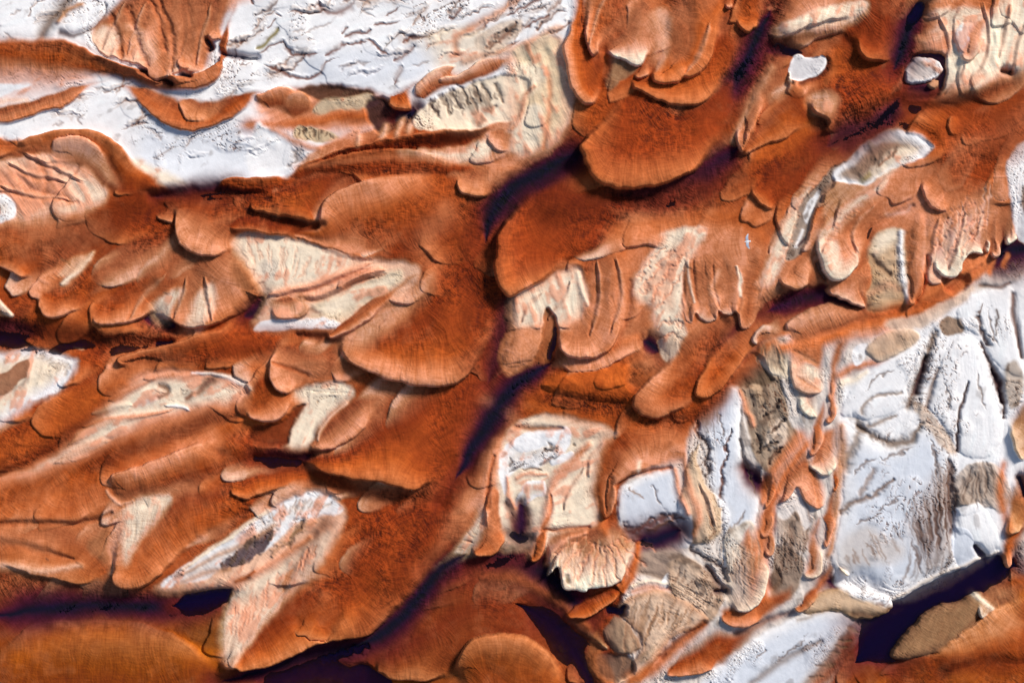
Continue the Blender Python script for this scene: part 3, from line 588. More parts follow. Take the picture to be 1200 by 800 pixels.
# pink lobes left of centre
stroke([(300,430),(340,450),(330,480),(300,495)], [14,12,10,8], 'OR', .7)
lobe([(287,468),(289,482),(295,491),(305,494),(322,493),(335,484),(346,470),(352,462)], [(345,440),(310,430),(290,445)], ['OR','OR','PK'], H=.5, R=9, fade=(0,.35), label='blunt orange lobe beside the small cream hollow')
stroke([(240,438),(270,442),(292,455)], [3,3,3], 'CR', .5)
patch([(337,521),(338,506),(348,488),(357,474),(348,462),(362,452),(380,447),(400,449),(413,458),(406,468),(390,478),(380,490),(372,506),(364,521),(352,524)], ['CR','CR'], f=4, rel=.10, dirt=.2, rock=.7, dir=110, za=.4)
patch([(300,500),(330,492),(352,474),(357,476),(345,492),(338,508),(336,520),(310,522),(290,515)], (120,52,26), f=5, za=.2)  # shadow below the lobe fronts, painted dark rust
lobe([(323,404),(327,401),(316,416),(315,428),(317,440),(322,452),(332,461),(342,463),(352,458),(362,450)], [(395,445),(430,440),(420,410),(370,398)], ['OR','PK','PK'], H=.6, R=9, fade=(0,.4), label='two-humped pink lobe over the small cream hollow')
stroke([(320,424),(335,430),(360,440)], [2,3,3], 'RU', .6, dz=-.12)
lobe([(356,521),(362,526),(368,530),(382,528),(402,521),(420,509),(436,491),(446,480)], [(450,462),(420,458),(395,478),(375,500)], ['PK','PK','PK'], H=.5, R=9, fade=(0,.25), label='narrow pink lobe with a groove beside the small cream hollow')
stroke([(372,515),(385,490),(405,472)], [2,2.5,2], 'PL', .7, dz=.12)
gully([(300,537),(325,538),(350,538),(365,534)], [5,6,5,3], .5, 'DK', p=2.2)
stroke([(260,530),(300,540),(350,545)], [8,10,7], 'DR', .6, dz=-.2)

# lower trunk with cracked surface, flowing to the foot
lobe([(253,768),(252,778),(259,785),(270,786),(276,784),(283,788),(293,787),(315,780),(345,768),(380,755),(410,748),(432,744),(455,728),(478,704),(498,684),(512,664)], [(560,600),(540,560),(470,560),(410,590),(390,640),(330,690)], ['RU','RU','OR',(180,92,30)], H=.9, R=12, fade=(0,.4), label='great orange trunk of sand ending in split toes beside the dark channel')
patch([(266,760),(264,735),(270,705),(285,690),(310,676),(340,655),(372,632),(385,628),(372,660),(345,690),(320,715),(295,745),(276,770),(268,772)], ['CR','PL'], f=10, op=.95, rel=.13, dir=120, dirt=.05)
stroke([(272,780),(290,755),(320,715),(350,680)], [2,3,3,3], 'PL', .5, dz=.1)
lobe([(338,728),(341,738),(347,744),(358,745),(366,750),(374,752),(385,750),(393,743),(398,735)], [(420,700),(400,660),(360,670),(345,700)], ['OR','OR',(196,110,58)], H=.4, R=9, fade=(0,.5), label='orange toe with a scalloped edge on the foot of the great trunk')
patch([(515,668),(530,650),(550,620),(565,590),(575,600),(572,630),(555,645),(530,656)], ['CR',(214,186,156)], f=6, op=.9, rel=.06, dir=120, dirt=.15)

# ---------------- middle trunk
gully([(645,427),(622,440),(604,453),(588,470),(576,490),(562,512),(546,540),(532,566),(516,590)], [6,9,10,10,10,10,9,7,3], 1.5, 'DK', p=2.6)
stroke([(560,560),(530,600),(500,640),(470,680)], [22,24,26,22], 'DR', .5)
lobe([(267,566),(270,576),(278,582),(292,583),(310,577),(335,571),(365,572)], [(420,590),(470,580),(440,560),(380,545),(320,545),(285,555)], ['RU','OR','OR'], H=.5, R=9, fade=(0,.35), label='small blunt tongue reaching out above the white-ribbed hollow')
stroke([(350,548),(400,568),(450,580),(490,580)], [6,10,12,10], 'DR', .7, dz=-.25)
lobe([(353,540),(358,546),(370,551),(390,557),(415,561),(440,562),(458,567),(478,573),(495,573),(515,566),(530,550)], [(565,500),(580,440),(540,420),(480,440),(430,480),(400,515)], ['RU','RU','OR','OR'], H=.75, R=12, fade=(0,.4), label='broad cracked orange lobe above the great trunk, right along the dark gully')
stroke([(520,480),(540,500),(530,540)], [16,22,14], 'RU', .5)

# ridge and central fans
lobe([(383,390),(384,396),(393,397),(404,392),(425,380),(450,362),(475,340)], [(495,322),(480,320),(440,345),(405,372)], ['OR','OR','PK'], H=.45, R=6, fade=(0,.2), label='slender finger of sand lying along the cream hollow')
gully([(600,345),(592,365),(585,390),(580,420),(570,450)], [6,8,7,7,4], .7, 'DK', p=2.2)
lobe([(396,398),(396,406),(403,417),(422,431),(450,443),(480,452),(505,456),(525,454),(545,445),(560,428),(573,405),(582,380)], [(590,320),(590,260),(520,250),(495,310),(460,350),(420,380)], ['DR','RU','OR','PK'], H=.85, R=12, fade=(0,.5), label='large fan of cracked orange sand with a wide scalloped front, centre of the scene')
patch([(400,400),(420,380),(460,355),(490,335),(510,320),(500,345),(470,370),(440,395),(410,410)], 'PL', f=18, op=.55)
gully([(700,165),(680,178),(660,190),(635,208),(612,225),(595,245),(582,266),(574,290)], [6,10,12,13,14,16,16,10], 1.5, 'DK', p=2.2)
stroke([(560,260),(550,290),(560,330),(575,350)], [18,20,18,12], 'DR', .6)
stroke([(275,272),(300,270),(330,270),(360,272)], [4,8,8,5], 'RU', .7)
lobe([(262,262),(276,270),(300,273),(330,276),(350,281)], [(385,285),(380,255),(330,250),(290,250)], ['DR','RU','RU'], H=.4, R=8, fade=(0,.3))
lobe([(343,272),(345,278),(362,282),(390,292),(415,299),(440,302)], [(480,300),(540,285),(545,225),(470,215),(400,235),(375,258)], ['RU','OR','PK','OR'], H=.15, R=9, fade=(0,.35))
lobe([(345,276),(352,270),(370,264),(375,252),(378,240),(388,229),(402,222),(430,212),(460,205),(490,199),(520,195)], [(570,210),(575,250),(545,290),(480,302),(420,298)], ['DR','OR','OR','PK'], H=.5, R=12, fade=(0,.5), label='wide cross-hatched fan of orange sand above the cream plate')
lobe([(298,228),(294,238),(300,247),(325,253),(350,256),(368,260),(376,250)], [(400,222),(440,205),(400,192),(345,200)], ['RU','OR',(180,90,36)], H=.6, R=9, fade=(0,.35), label='orange tongue with a blunt tip behind the cross-hatched fan')
stroke([(330,255),(360,262),(378,262)], [3,5,4], 'DR', .8, dz=-.3)
# upper ribbons
lobe([(250,222),(262,212),(290,207),(320,206),(345,200)], [(370,215),(330,225),(290,225)], ['OR','RU'], H=.4, R=7, fade=(0,.3), label='thin rust tongue bordering the bluish white flat')
lobe([(330,207),(345,196),(365,187),(400,180),(440,175),(480,176),(520,182),(555,184)], [(560,205),(480,212),(430,215),(380,205),(350,215)], ['OR','RU','OR'], H=.5, R=8, fade=(0,.4), label='lower of two long rust ribbons under the brown ribbed rock')
patch([(470,178),(510,180),(545,180),(548,172),(560,162),(575,170),(572,182),(550,186)], 'CR', f=5, op=.95, rel=.06, dirt=.1)
lobe([(345,204),(358,190),(385,179),(420,169),(460,161),(500,155),(540,149),(570,146),(592,148)], [(586,156),(560,160),(540,172),(500,177),(440,176),(390,184)], ['OR','RU','RU'], H=.6, R=7, fade=(0,.2), label='upper of two long rust ribbons, dark along its crest')
stroke([(480,170),(520,165),(545,160),(565,152)], [4,6,6,4], 'DR', .8, dz=-.2)

# ---------------- top left fan and bands
stroke([(-30,100),(20,96),(60,98),(100,100)], [3,5,6,4], 'WH', .4)
lobe([(-20,152),(0,147),(30,138),(52,131),(72,127),(90,115),(105,106),(132,97)], [(130,92),(90,100),(50,112),(20,120),(-30,128)], ['OR','PK','OR'], H=.35, R=7, fade=(0,.2), label='lower orange ribbon splitting from the dark-crested band over white ground')
stroke([(-30,130),(0,120),(30,118)], [5,5,3], 'PL', .7)
lobe([(134,98),(148,110),(165,124),(185,140),(205,150),(225,153),(245,149),(268,143),(285,130),(300,118),(318,106)], [(300,102),(270,110),(245,122),(225,116),(200,106),(165,96)], ['OR','OR','RU'], H=.45, R=8, fade=(0,.3), label='sagging orange ribbon hanging below the dark-crested band')
lobe([(207,112),(209,122),(216,133),(224,142),(240,143),(262,139)], [(278,120),(260,110),(225,112)], ['PK',(206,130,88)], H=.3, R=6, fade=(0,.3), label='small pink flap lying on the sagging orange ribbon')
lobe([(-30,40),(0,40),(40,42),(72,45),(96,54),(120,66),(150,78),(180,88),(205,90),(235,84),(258,70),(263,72),(258,88),(245,100),(225,106),(200,108),(175,104),(150,99),(132,97)], [(100,98),(60,105),(20,98),(-40,96)], ['PK','OR','OR','RU'], H=.65, R=9, fade=(0,.45), label='long dark-crested orange band curling up to a point under the ribbed fan')
patch([(-30,75),(20,72),(70,80),(110,92),(80,104),(40,110),(-20,112)], 'PK', f=18, op=.7, rel=.08)
patch([(-10,100),(15,98),(38,100),(20,106),(0,114),(-10,114)], 'WH', f=5, rock=.8)
stroke([(115,70),(150,86),(180,98),(205,100)], [4,6,7,4], 'DR', .8, dz=-.25)
gully([(165,84),(185,92),(200,98)], [3,5,4], .1, 'DK')
lobe([(105,36),(110,44),(116,54),(122,62),(134,67),(146,70),(158,76),(170,83),(175,91),(188,94),(198,92),(210,86),(216,84),(225,88),(238,87),(246,80),(252,72)], [(262,40),(290,-40),(180,-60),(140,-10)], ['OR','PK','PK','PL'], H=.3, R=8, fade=(0,.3), rel=.08, label='ribbed pink fan spilling from the top edge over white ground')
lobe([(104,34),(108,46),(116,58),(124,64),(132,66),(139,60)], [(165,30),(195,-20),(150,-40),(130,0)], ['PK','PL'], H=.16, R=6, fade=(0,.4))
lobe([(130,62),(137,68),(148,72),(157,71),(164,62)], [(190,20),(205,-20),(170,-30),(150,20)], ['PK','PK','PL'], H=.16, R=6, fade=(0,.4))
lobe([(158,74),(168,84),(174,92),(186,95),(197,92),(203,84)], [(212,30),(215,-20),(190,-20),(175,30)], ['OR','PK','PK'], H=.2, R=6, fade=(0,.4))
for pts in ([(180,-10),(196,25),(204,60),(200,86)],[(150,10),(160,40),(172,78)],[(130,20),(138,45),(142,66)],[(215,-10),(220,30),(212,70)],[(165,-10),(185,20),(192,60)]):
    stroke(pts, [3,4,4,3], 'RU', .45, dz=-.22, wf=1)
patch([(112,40),(130,32),(140,45),(132,62),(120,58)], 'CR', f=8, op=.6); patch([(150,30),(175,40),(185,70),(172,78),(160,60)], 'PL', f=10, op=.6)
lobe([(208,55),(209,75),(216,82),(224,80),(229,60)], [(232,10),(225,-30),(200,-20)], ['PK','PK'], H=.4, R=6, fade=(0,.3), label='orange finger at the middle of the ribbed fan')
lobe([(241,30),(243,43),(252,47),(260,44),(265,30)], [(275,-10),(250,-30)], ['PK','PK'], H=.4, R=6, fade=(0,.3))
lobe([(252,62),(254,74),(260,75),(266,62),(270,38),(274,20)], [(285,-10),(268,5),(258,40)], ['OR','RU'], H=.4, R=6, fade=(0,.3), label='narrow rust finger closing the ribbed fan above the curled tip')
gully([(243,46),(248,54),(246,58)], 3, .3, 'DK'); gully([(214,87),(222,89)], 3, .2, 'DK')
patch([(266,5),(285,0),(310,-10),(330,-30),(270,-40)], 'PK', f=6)
gully([(262,62),(280,65),(300,66)], [3,5,4], .2, 'DK', p=2.4); patch([(286,66),(300,62),(308,68),(300,74)], 'WH', f=3, rock=1)

# top middle: brown ribbed rock, dark pool and pale lobes
patch([(300,118),(330,106),(370,102),(420,104),(440,108),(470,125),(440,150),(400,156),(350,150),(310,140)], 'PK', f=8, rel=.1, rock=.2, za=.5)
patch([(348,104),(372,101),(410,103),(438,108),(425,116),(395,119),(375,120),(358,112)], (98,64,54), f=5, dirt=.4, dz=-.1)
patch([(366,128),(380,118),(405,115),(432,110),(444,118),(430,126),(400,130),(378,132)], (196,172,142), f=5, rel=.16, dirt=.4, rock=.9, dir=60)
lobe([(296,126),(300,112),(318,104),(338,102),(352,107)], [(372,128),(340,130),(310,128)], ['OR','PK'], H=.3, R=7, fade=(0,.3))
lobe([(325,115),(345,108),(358,112),(372,126)], [(350,140),(328,132)], ['PK',(206,140,106)], H=.25, R=5, fade=(0,.3))
stroke([(290,148),(330,146),(370,142),(410,136),(440,136)], [9,9,8,7,6], 'OR', .85, dz=.15)
patch([(345,158),(350,148),(372,150),(390,156),(396,163),(375,168),(355,166)], (190,166,134), f=4, rel=.18, dirt=.5, rock=.9, dir=75)
stroke([(305,148),(335,160),(360,172),(375,174)], [3,5,4,3], 'PK', .8, dz=.1)
patch([(380,172),(400,158),(440,150),(460,145),(450,158),(420,166),(395,174)], 'PK', f=6, op=.9)
patch([(300,146),(320,156),(345,172),(352,182),(340,200),(310,206),(290,190)], 'WH', f=8, rock=.9, dirt=.2)
stroke([(345,175),(350,182),(338,194)], [4,5,3], (110,84,70), .7, dz=-.15, wf=2)
patch([(428,120),(445,112),(462,122),(476,132),(478,142),(462,150),(448,156),(436,146),(430,134)], (72,44,46), f=6, dirt=.3, za=.15)
gully([(462,141),(474,136),(488,130)], [4,6,5], 1.4, 'DK', p=3)
patch([(482,140),(494,128),(508,118),(545,102),(575,92),(600,88),(620,95),(615,120),(600,140),(570,148),(520,152),(490,152)], ['CR','CR'], f=5, rel=.17, dirt=.4, rock=1, dir=60, za=.6)
for x0, y0 in ((503,118),(515,112),(528,106),(540,102),(553,98),(566,100),(580,100)):
    stroke([(x0, y0), (x0 + 6, y0 + 10), (x0 + 10, y0 + 20)], [2.4, 3, 2], (104,82,68), .75, dz=-.18, wf=1.4)
stroke([(552,142),(566,134),(582,126)], [3,4,2], (120,98,86), .8, dz=-.2)
patch([(500,140),(540,132),(570,126),(590,130),(570,144),(530,150)], 'CR', f=8, op=.6)
for t_ in ((420,168,422,160),(450,160,454,148),(466,158,470,140),(478,154,482,144)):
    stroke([(t_[0], t_[1]), (t_[2], t_[3])], 4, 'PL', .9, dz=.2)
stroke([(545,72),(570,64),(600,58),(630,45),(655,30)], [5,6,6,5,4], (206,150,116), .8, dz=.15)
stroke([(535,65),(534,48),(545,36),(575,20),(605,0)], [4,5,5,6,5], (198,140,108), .85, dz=-.1)
patch([(555,50),(580,30),(610,22),(600,48),(570,64)], (206,182,160), f=6, op=.8, dirt=.5, rel=.14)
stroke([(570,56),(590,42),(602,28)], [3,4,3], (118,70,48), .8, dz=-.2, wf=1.6)
lobe([(482,118),(483,110),(490,98),(505,86),(520,78),(535,76),(538,80)], [(560,85),(545,100),(510,112),(495,120)], ['PK','PK','PL'], H=.35, R=6, fade=(0,.3), label='pale wrinkled lobe between the white flat and the ribbed cream rock')
lobe([(510,102),(514,94),(525,90),(545,86),(565,70),(600,58)], [(615,66),(580,90),(540,102)], ['PK','PK','PL'], H=.3, R=5, fade=(0,.3))
lobe([(452,108),(452,114),(456,123),(463,129),(471,131),(479,129),(484,120),(486,108)], [(510,92),(544,74),(540,68),(505,84),(475,98)], ['OR','OR',(196,108,60)], H=.5, R=7, fade=(0,.25), label='small orange tongue drooping over the little dark pool')

# cream fan left of the channel
patch([(598,62),(630,45),(655,42),(664,70),(672,110),(668,140),(650,168),(630,178),(610,180),(600,165),(596,120)], ['PL',(224,196,160)], f=8, rel=.14, rock=.5, dirt=.2, dir=65)
patch([(600,60),(625,48),(640,40),(655,52),(640,66),(615,72)], (200,180,150), f=6, op=.7, dirt=.4)
patch([(596,80),(625,75),(640,82),(625,105),(600,110)], 'CR', f=8, op=.8, dirt=.4, rel=.16)
patch([(602,150),(610,135),(622,122),(634,126),(632,158),(622,176),(610,180),(602,168)], ['CR',(220,204,180)], f=4, dirt=.3, rock=.8)
stroke([(600,152),(608,140),(616,112),(626,100)], [3,4,3,2], 'PK', .7, dz=.15)
lobe([(566,152),(572,164),(582,176),(592,178),(603,172)], [(606,158),(590,150)], ['PK',(214,158,130)], H=.3, R=5, fade=(0,.3), label='small pink scallop at the end of the rust ribbons')
lobe([(535,200),(534,212),(541,224),(556,231),(572,230),(590,222)], [(620,200),(605,185),(570,186)], ['PK','PK',(206,126,80)], H=.45, R=8, fade=(0,.5), label='soft pink lobe where the long ribbons meet the deep channel')
patch([(560,190),(580,178),(600,180),(620,182),(610,200),(580,205)], 'PK', f=10, op=.6)
stroke([(640,80),(645,110),(640,150),(636,172)], [3,4,4,3], 'OR', .55, dz=-.1)

# =====================================================================================
# RIGHT OF THE CHANNEL
# --- hollow with fan at the bottom centre
patch([(590,640),(583,610),(582,575),(586,545),(590,520),(600,498),(620,490),(645,486),(675,489),(700,496),(721,508),(712,525),(704,550),(700,580),(702,605),(690,618),(650,628),(640,640),(610,642)], ['CR','CR'], f=4, rel=.12, dirt=.15, rock=.7, dir=160, za=.45)
patch([(586,540),(594,525),(606,512),(640,504),(664,500),(670,508),(668,520),(655,535),(630,548),(610,550),(598,562),(590,580),(586,560)], ['WH',(214,200,186)], f=4, dirt=.45, rel=.16, rock=1, dir=110)
patch([(606,512),(622,506),(634,508),(640,504),(664,500),(669,508),(660,518),(640,524),(625,530),(608,530),(600,522)], 'WH', f=3, dz=.25, R=6, dirt=.12, rock=1, label='small white crag in the rocky pocket beneath the cream arc')
patch([(644,540),(655,532),(670,528),(674,532),(664,540),(650,546)], 'WH', f=2, dz=.25, R=5, dirt=.1, rock=1, label='thin white flake leaning in the rocky pocket')
patch([(612,572),(620,564),(636,564),(640,572),(636,582),(622,586),(610,600),(604,590)], ['WH',(220,206,190)], f=3, dz=.2, R=6, dirt=.35, rock=1, dir=90, label='white boulder with dark roots in the rocky pocket')
for pts in ([(596,556),(606,548),(618,542)],[(598,550),(600,542),(596,536)],[(640,534),(645,524),(641,518)],[(644,528),(655,522)],[(610,552),(625,548),(640,552)],[(636,526),(648,530)],[(672,518),(678,522)],[(628,546),(645,540),(660,528)]):
    stroke(pts, 2.2, (92,72,62), .8, dz=-.07, wf=1.2, taper=(.3,.4))
stroke([(592,590),(600,605),(604,626)], [4,6,6], (112,88,84), .85, dz=-.3); gully([(610,590),(612,608),(608,630)], [3,5,6], .2, (80,64,72), p=2)
stroke([(592,625),(608,634),(622,632)], [5,7,5], (70,58,66), .8, dz=-.3)
stroke([(596,560),(596,580),(604,596)], [2.5,3.5,2.5], 'PK', .85, dz=.1); stroke([(606,562),(618,556),(640,556)], [3,3,2], 'PK', .8, dz=.1)
stroke([(603,500),(625,503),(658,502)], [3,4,2], (150,84,50), .85, dz=-.25)
stroke([(612,494),(640,490),(675,492),(708,501),(720,508)], [3,4,4,4,3], 'CR', .9)
stroke([(686,502),(694,508),(684,512)], [4,5,4], (160,140,122), .6, wf=2)
lobe([(578,560),(570,580),(568,605),(572,625),(578,632)], [(592,630),(585,590),(583,560)], ['OR','RU'], H=.3, R=5, fade=(0,.3))
stroke([(584,520),(572,555),(568,590),(574,625)], [6,8,8,6], 'PK', .8, dz=.2)
stroke([(580,535),(573,560),(571,595)], [2,3,3], 'RU', .8, dz=-.25)
lobe([(550,638),(553,648),(561,652),(573,651),(585,643),(592,630),(592,615)], [(585,590),(572,590),(560,615)], ['OR','OR','OR'], H=.55, R=7, fade=(0,.3), label='orange petal dipping into the dark gully at the foot of the arc')
stroke([(690,520),(668,545),(650,565),(642,590),(636,620),(622,650)], [4,6,7,6,6,5], 'PK', .9, dz=.35)
stroke([(646,580),(644,600),(634,622)], [2,3,3], 'RU', .8, dz=-.2)
lobe([(617,645),(620,654),(624,658),(634,650),(642,632),(648,615)], [(650,600),(634,618)], ['OR','OR'], H=.4, R=5, fade=(0,.3), label='narrow orange spur poking into the dark gully')
# fan
lobe([(637,630),(637,645),(640,660),(641,676),(652,665),(656,672),(660,690),(672,692),(685,693),(690,690),(705,688),(724,682),(735,668),(744,650),(748,640),(742,630)], [(735,615),(715,600),(690,610),(655,618)], ['PK','PL','CR'], H=.8, R=8, fade=(0,.25), rel=.13, label='ribbed cream fan like a scallop shell above the dark gully')
for a_ in (-70,-50,-32,-15,0,15,30,48,66):
    r_ = math.radians(90 + a_)
    stroke([(708 + 22 * math.cos(r_), 622 + 18 * math.sin(r_)), (708 + 62 * math.cos(r_), 622 + 64 * math.sin(r_))], [1.5, 2.2], 'PK', .5, dz=-.12, wf=1.5)
stroke([(640,660),(648,645),(664,632),(685,625)], [3,3.5,3.5,3], 'PK', .85, dz=.25); stroke([(658,678),(662,660),(676,645)], [2,3,2], 'PK', .6, dz=.12)
stroke([(638,622),(660,620),(690,618)], [2,3,3], 'RU', .7, dz=-.25)
stroke([(664,674),(666,682)], 2.5, (130,118,112), .9, dz=-.2)
stroke([(748,636),(746,655),(738,675),(728,692)], [3,5,6,5], 'OR', .9, dz=.1)
lobe([(658,714),(662,721),(674,723),(692,721),(712,712),(728,698),(742,680)], [(750,660),(740,655),(728,684),(700,694),(675,706)], ['OR','OR','OR'], H=.5, R=7, fade=(0,.15), label='rust orange tongue curling under the scallop fan')
stroke([(740,686),(760,682),(785,684)], [3,2.5,2], 'CR', .8, dz=.15); stroke([(742,692),(765,688),(785,690)], [4,4,2], 'PK', .7)
# sand stem that feeds the fan
lobe([(702,545),(700,570),(703,595),(708,605),(716,600),(722,585),(724,568),(735,560),(745,556),(760,552),(778,548),(790,546)], [(806,540),(815,505),(800,490),(740,490),(716,510)], ['OR','OR','PK','PK'], H=.5, R=9, fade=(0,.3), label='forked orange saddle between the cream arc and the white flat')
stroke([(712,520),(704,550),(702,580),(706,610),(710,625)], [8,9,8,7,5], 'OR', .7, dz=.1)
stroke([(716,560),(712,590),(712,612)], [3,5,5], 'RU', .6, dz=-.2); stroke([(722,568),(745,555),(785,548)], [2.5,3.5,2.5], 'RU', .8, dz=-.25)
patch([(735,548),(752,534),(785,525),(803,520),(800,540),(770,548)], 'PK', f=10, op=.7)
stroke([(748,552),(750,540)], 3, 'CR', .7)
stroke([(790,550),(796,575),(806,600)], [3,4,3], 'PK', .9, dz=.25)

# orange stream across the middle right
stroke([(620,470),(680,480),(740,490),(790,495),(820,480),(850,450),(880,420),(905,400)], [14,18,20,18,14,11,9,8], 'OR', .85, dz=.05)
stroke([(640,465),(690,470),(735,472),(760,474)], [8,11,11,5], 'DR', .6, lean=-.1)
stroke([(760,490),(800,488),(830,470),(850,450)], [8,14,14,6], 'RU', .75, dz=-.2)
patch([(636,447),(680,432),(735,427),(768,440),(762,462),(735,473),(690,468),(650,460)], ['OR'], f=16, dz=.7, R=26)
patch([(737,428),(755,425),(775,428),(770,445),(752,460),(738,450)], (120,66,42), f=10, op=.75, za=.5)  # brown patch painted for the shadow below the cream lumps
# hollows and fingers in the middle right
patch([(600,352),(612,338),(635,328),(660,318),(678,315),(686,332),(692,352),(684,372),(668,382),(650,384),(640,375),(628,388),(606,390),(598,372)], ['PL','CR'], f=6, rel=.13, rock=.4, dir=70, za=.5)
patch([(626,345),(645,330),(665,326),(675,335),(668,358),(655,372),(645,372),(635,362)], 'CR', f=9, op=.7)
patch([(600,385),(625,385),(635,395),(632,425),(615,432),(595,440),(585,410)], (206,134,98), f=8, rel=.04)
patch([(638,365),(646,364),(655,382),(650,408),(640,428),(624,432),(633,400)], (132,70,40), f=4, za=.1); stroke([(640,366),(645,372)], 3, (110,76,52), .9)  # slot of shadow painted brown-orange
stroke([(652,385),(650,400),(644,420)], [2,3.5,3], 'DR', .9, dz=-.4)
patch([(800,268),(822,271),(814,290),(804,310),(802,340),(799,360),(790,374),(774,364),(758,354),(746,346),(744,330),(757,308),(778,284)], ['CR','PL'], f=5, rel=.17, rock=.5, dirt=.06, dir=115, za=.7)
patch([(768,364),(785,368),(799,376),(804,394),(797,414),(784,421),(775,405),(768,386)], ['CR','CR'], f=5, rel=.17, rock=.5, dirt=.06, dir=120, za=.7)
for p_ in ([(748,330),(760,310),(778,290)],[(752,342),(768,318),(790,292)],[(762,350),(782,322),(800,300)],[(772,360),(788,338),(800,322)],[(772,384),(788,376),(798,384)],[(774,398),(790,392),(800,398)]):
    stroke(p_, 2.2, 'PK', .6, dz=-.12, wf=2.2)
gully([(754,398),(763,402),(772,412)], [4,7,6], .9, 'DK', p=3)
patch([(772,402),(780,396),(800,392),(803,404),(790,415),(778,422)], (214,186,160), f=4, rel=.14, dir=100)
stroke([(738,330),(736,360),(728,385)], [4,6,5], 'RU', .6, dz=-.2)
lobe([(642,432),(664,437),(690,437),(715,429),(738,416),(753,400)], [(748,362),(705,385),(655,402)], ['OR','PK','PK'], H=.25, R=8, fade=(0,.4), label='lower lip of pink sand showing under the smooth hanging tongue')
lobe([(658,404),(661,415),(672,422),(690,422),(700,416),(706,400)], [(712,360),(690,350),(672,380)], ['OR','PK',(214,150,112)], H=.35, R=8, fade=(0,.5))
lobe([(648,385),(650,400),(656,412),(665,420),(680,422),(697,420),(712,411),(724,394),(735,372),(740,350)], [(745,300),(720,280),(690,310),(690,350),(672,380)], ['OR','OR','PK','PK'], H=.7, R=10, fade=(0,.3), label='smooth hanging tongue of pink sand between two cream hollows')
stroke([(676,322),(683,340),(690,358)], [3,3.5,2], 'CR', .8, dz=.15)
stroke([(712,410),(730,400),(755,392)], [5,6,4], 'OR', .8, dz=.1)
gully([(900,362),(880,385),(862,410),(848,430)], [6,9,9,5], .15, 'DR', p=2.2)
stroke([(850,378),(835,405),(822,430)], [6,8,6], 'DR', .7, dz=-.3)
lobe([(790,412),(770,432),(752,452),(742,466),(741,476),(747,484),(757,488),(772,489),(790,485),(805,476),(815,462)], [(838,425),(858,385),(832,368),(803,384)], ['RU','OR','PK'], H=.5, R=10, fade=(0,.4), label='long orange tongue with a pale rounded tip between the cream lumps and the rocks', soft=.5)
lobe([(838,410),(824,430),(814,448),(812,460),(818,466),(830,466),(845,458),(860,440),(876,418),(893,400)], [(914,378),(902,358),(870,372)], ['RU','OR',(196,100,44)], H=.4, R=9, fade=(0,.35), label='orange tongue pressed against the grey rock edge', soft=.5)
lobe([(800,346),(802,362),(807,373),(812,376),(816,366),(822,372),(830,377),(837,375),(841,365),(847,368),(856,369),(863,364),(866,372),(870,383),(876,384),(886,374),(895,352),(901,332),(904,316)], [(908,285),(882,258),(842,258),(815,270),(804,300)], ['OR','PK','PK'], H=.4, R=9, fade=(0,.45), soft=.3)
for p_ in ([(803,300),(802,335),(809,366)],[(813,288),(816,335),(824,364)],[(834,296),(838,338),(843,362)],[(862,306),(868,338),(866,366)],[(850,300),(852,335),(853,360)],[(826,300),(828,335),(832,366)]):
    stroke(p_, [1.5,2.4,2], 'RU', .35, dz=-.16, taper=(.4,.1))
# finger row
lobe([(800,345),(800,362),(803,373),(808,377),(813,375),(815,362)], [(815,310),(806,300),(802,320)], ['PL','PK'], H=.12, R=5, fade=(0,.3), label='thinnest of the hanging fingers beside the cream lumps')
lobe([(813,355),(816,366),(822,373),(830,377),(838,374),(841,366)], [(838,320),(822,292),(812,310)], ['PK','PK','PL'], H=.12, R=6, fade=(0,.3), label='square-tipped hanging finger next to the thinnest one')
lobe([(840,355),(842,364),(852,368),(860,366),(866,356)], [(864,315),(845,290),(832,320)], ['PK','PK','PL'], H=.12, R=6, fade=(0,.3), label='short blunt finger between the square-tipped one and the long outer finger')
lobe([(864,358),(865,370),(868,381),(873,385),(880,381),(888,370),(896,345),(902,322)], [(910,285),(890,260),(868,300)], ['OR','OR','PK'], H=.12, R=8, fade=(0,.3), label='long outer finger of sand hanging below the gull')
stroke([(862,312),(867,328),(868,345)], [1.5,2.5,2], 'CR', .9, dz=.15); stroke([(806,305),(810,330),(816,352)], [1.5,2,1.5], 'CR', .6, dz=.1); stroke([(842,318),(836,340),(842,352)], [3,4,3], 'PL', .5)
patch([(805,290),(820,268),(850,262),(880,270),(890,300),(865,310),(840,300)], 'PK', f=20, op=.6)

# big rusty lobe on the right bank of the channel
lobe([(612,228),(598,246),(588,262),(581,282),(579,305),(582,326),(589,342),(598,349),(612,342),(635,330),(660,318),(682,308)], [(735,285),(760,255),(810,230),(790,205),(720,212),(660,205)], ['RU','DR','RU','RU','OR'], H=.9, R=12, fade=(0,.35), label='dark rust lobe of cracked sand on the bank of the deep channel')
stroke([(640,250),(680,250),(720,250),(760,240)], [14,18,16,10], 'DR', .5)
patch([(715,270),(745,258),(790,250),(850,250),(900,255),(895,290),(860,270),(820,264),(780,272),(745,300),(720,300)], 'OR', f=24, op=.7)
patch([(780,275),(805,268),(825,268),(822,280),(800,286)], 'CR', f=5, op=.9, dz=.1)
gully([(720,228),(760,228),(800,218),(828,202),(850,185),(868,168)], [5,10,12,11,9,6], .75, 'DK', p=2.2)

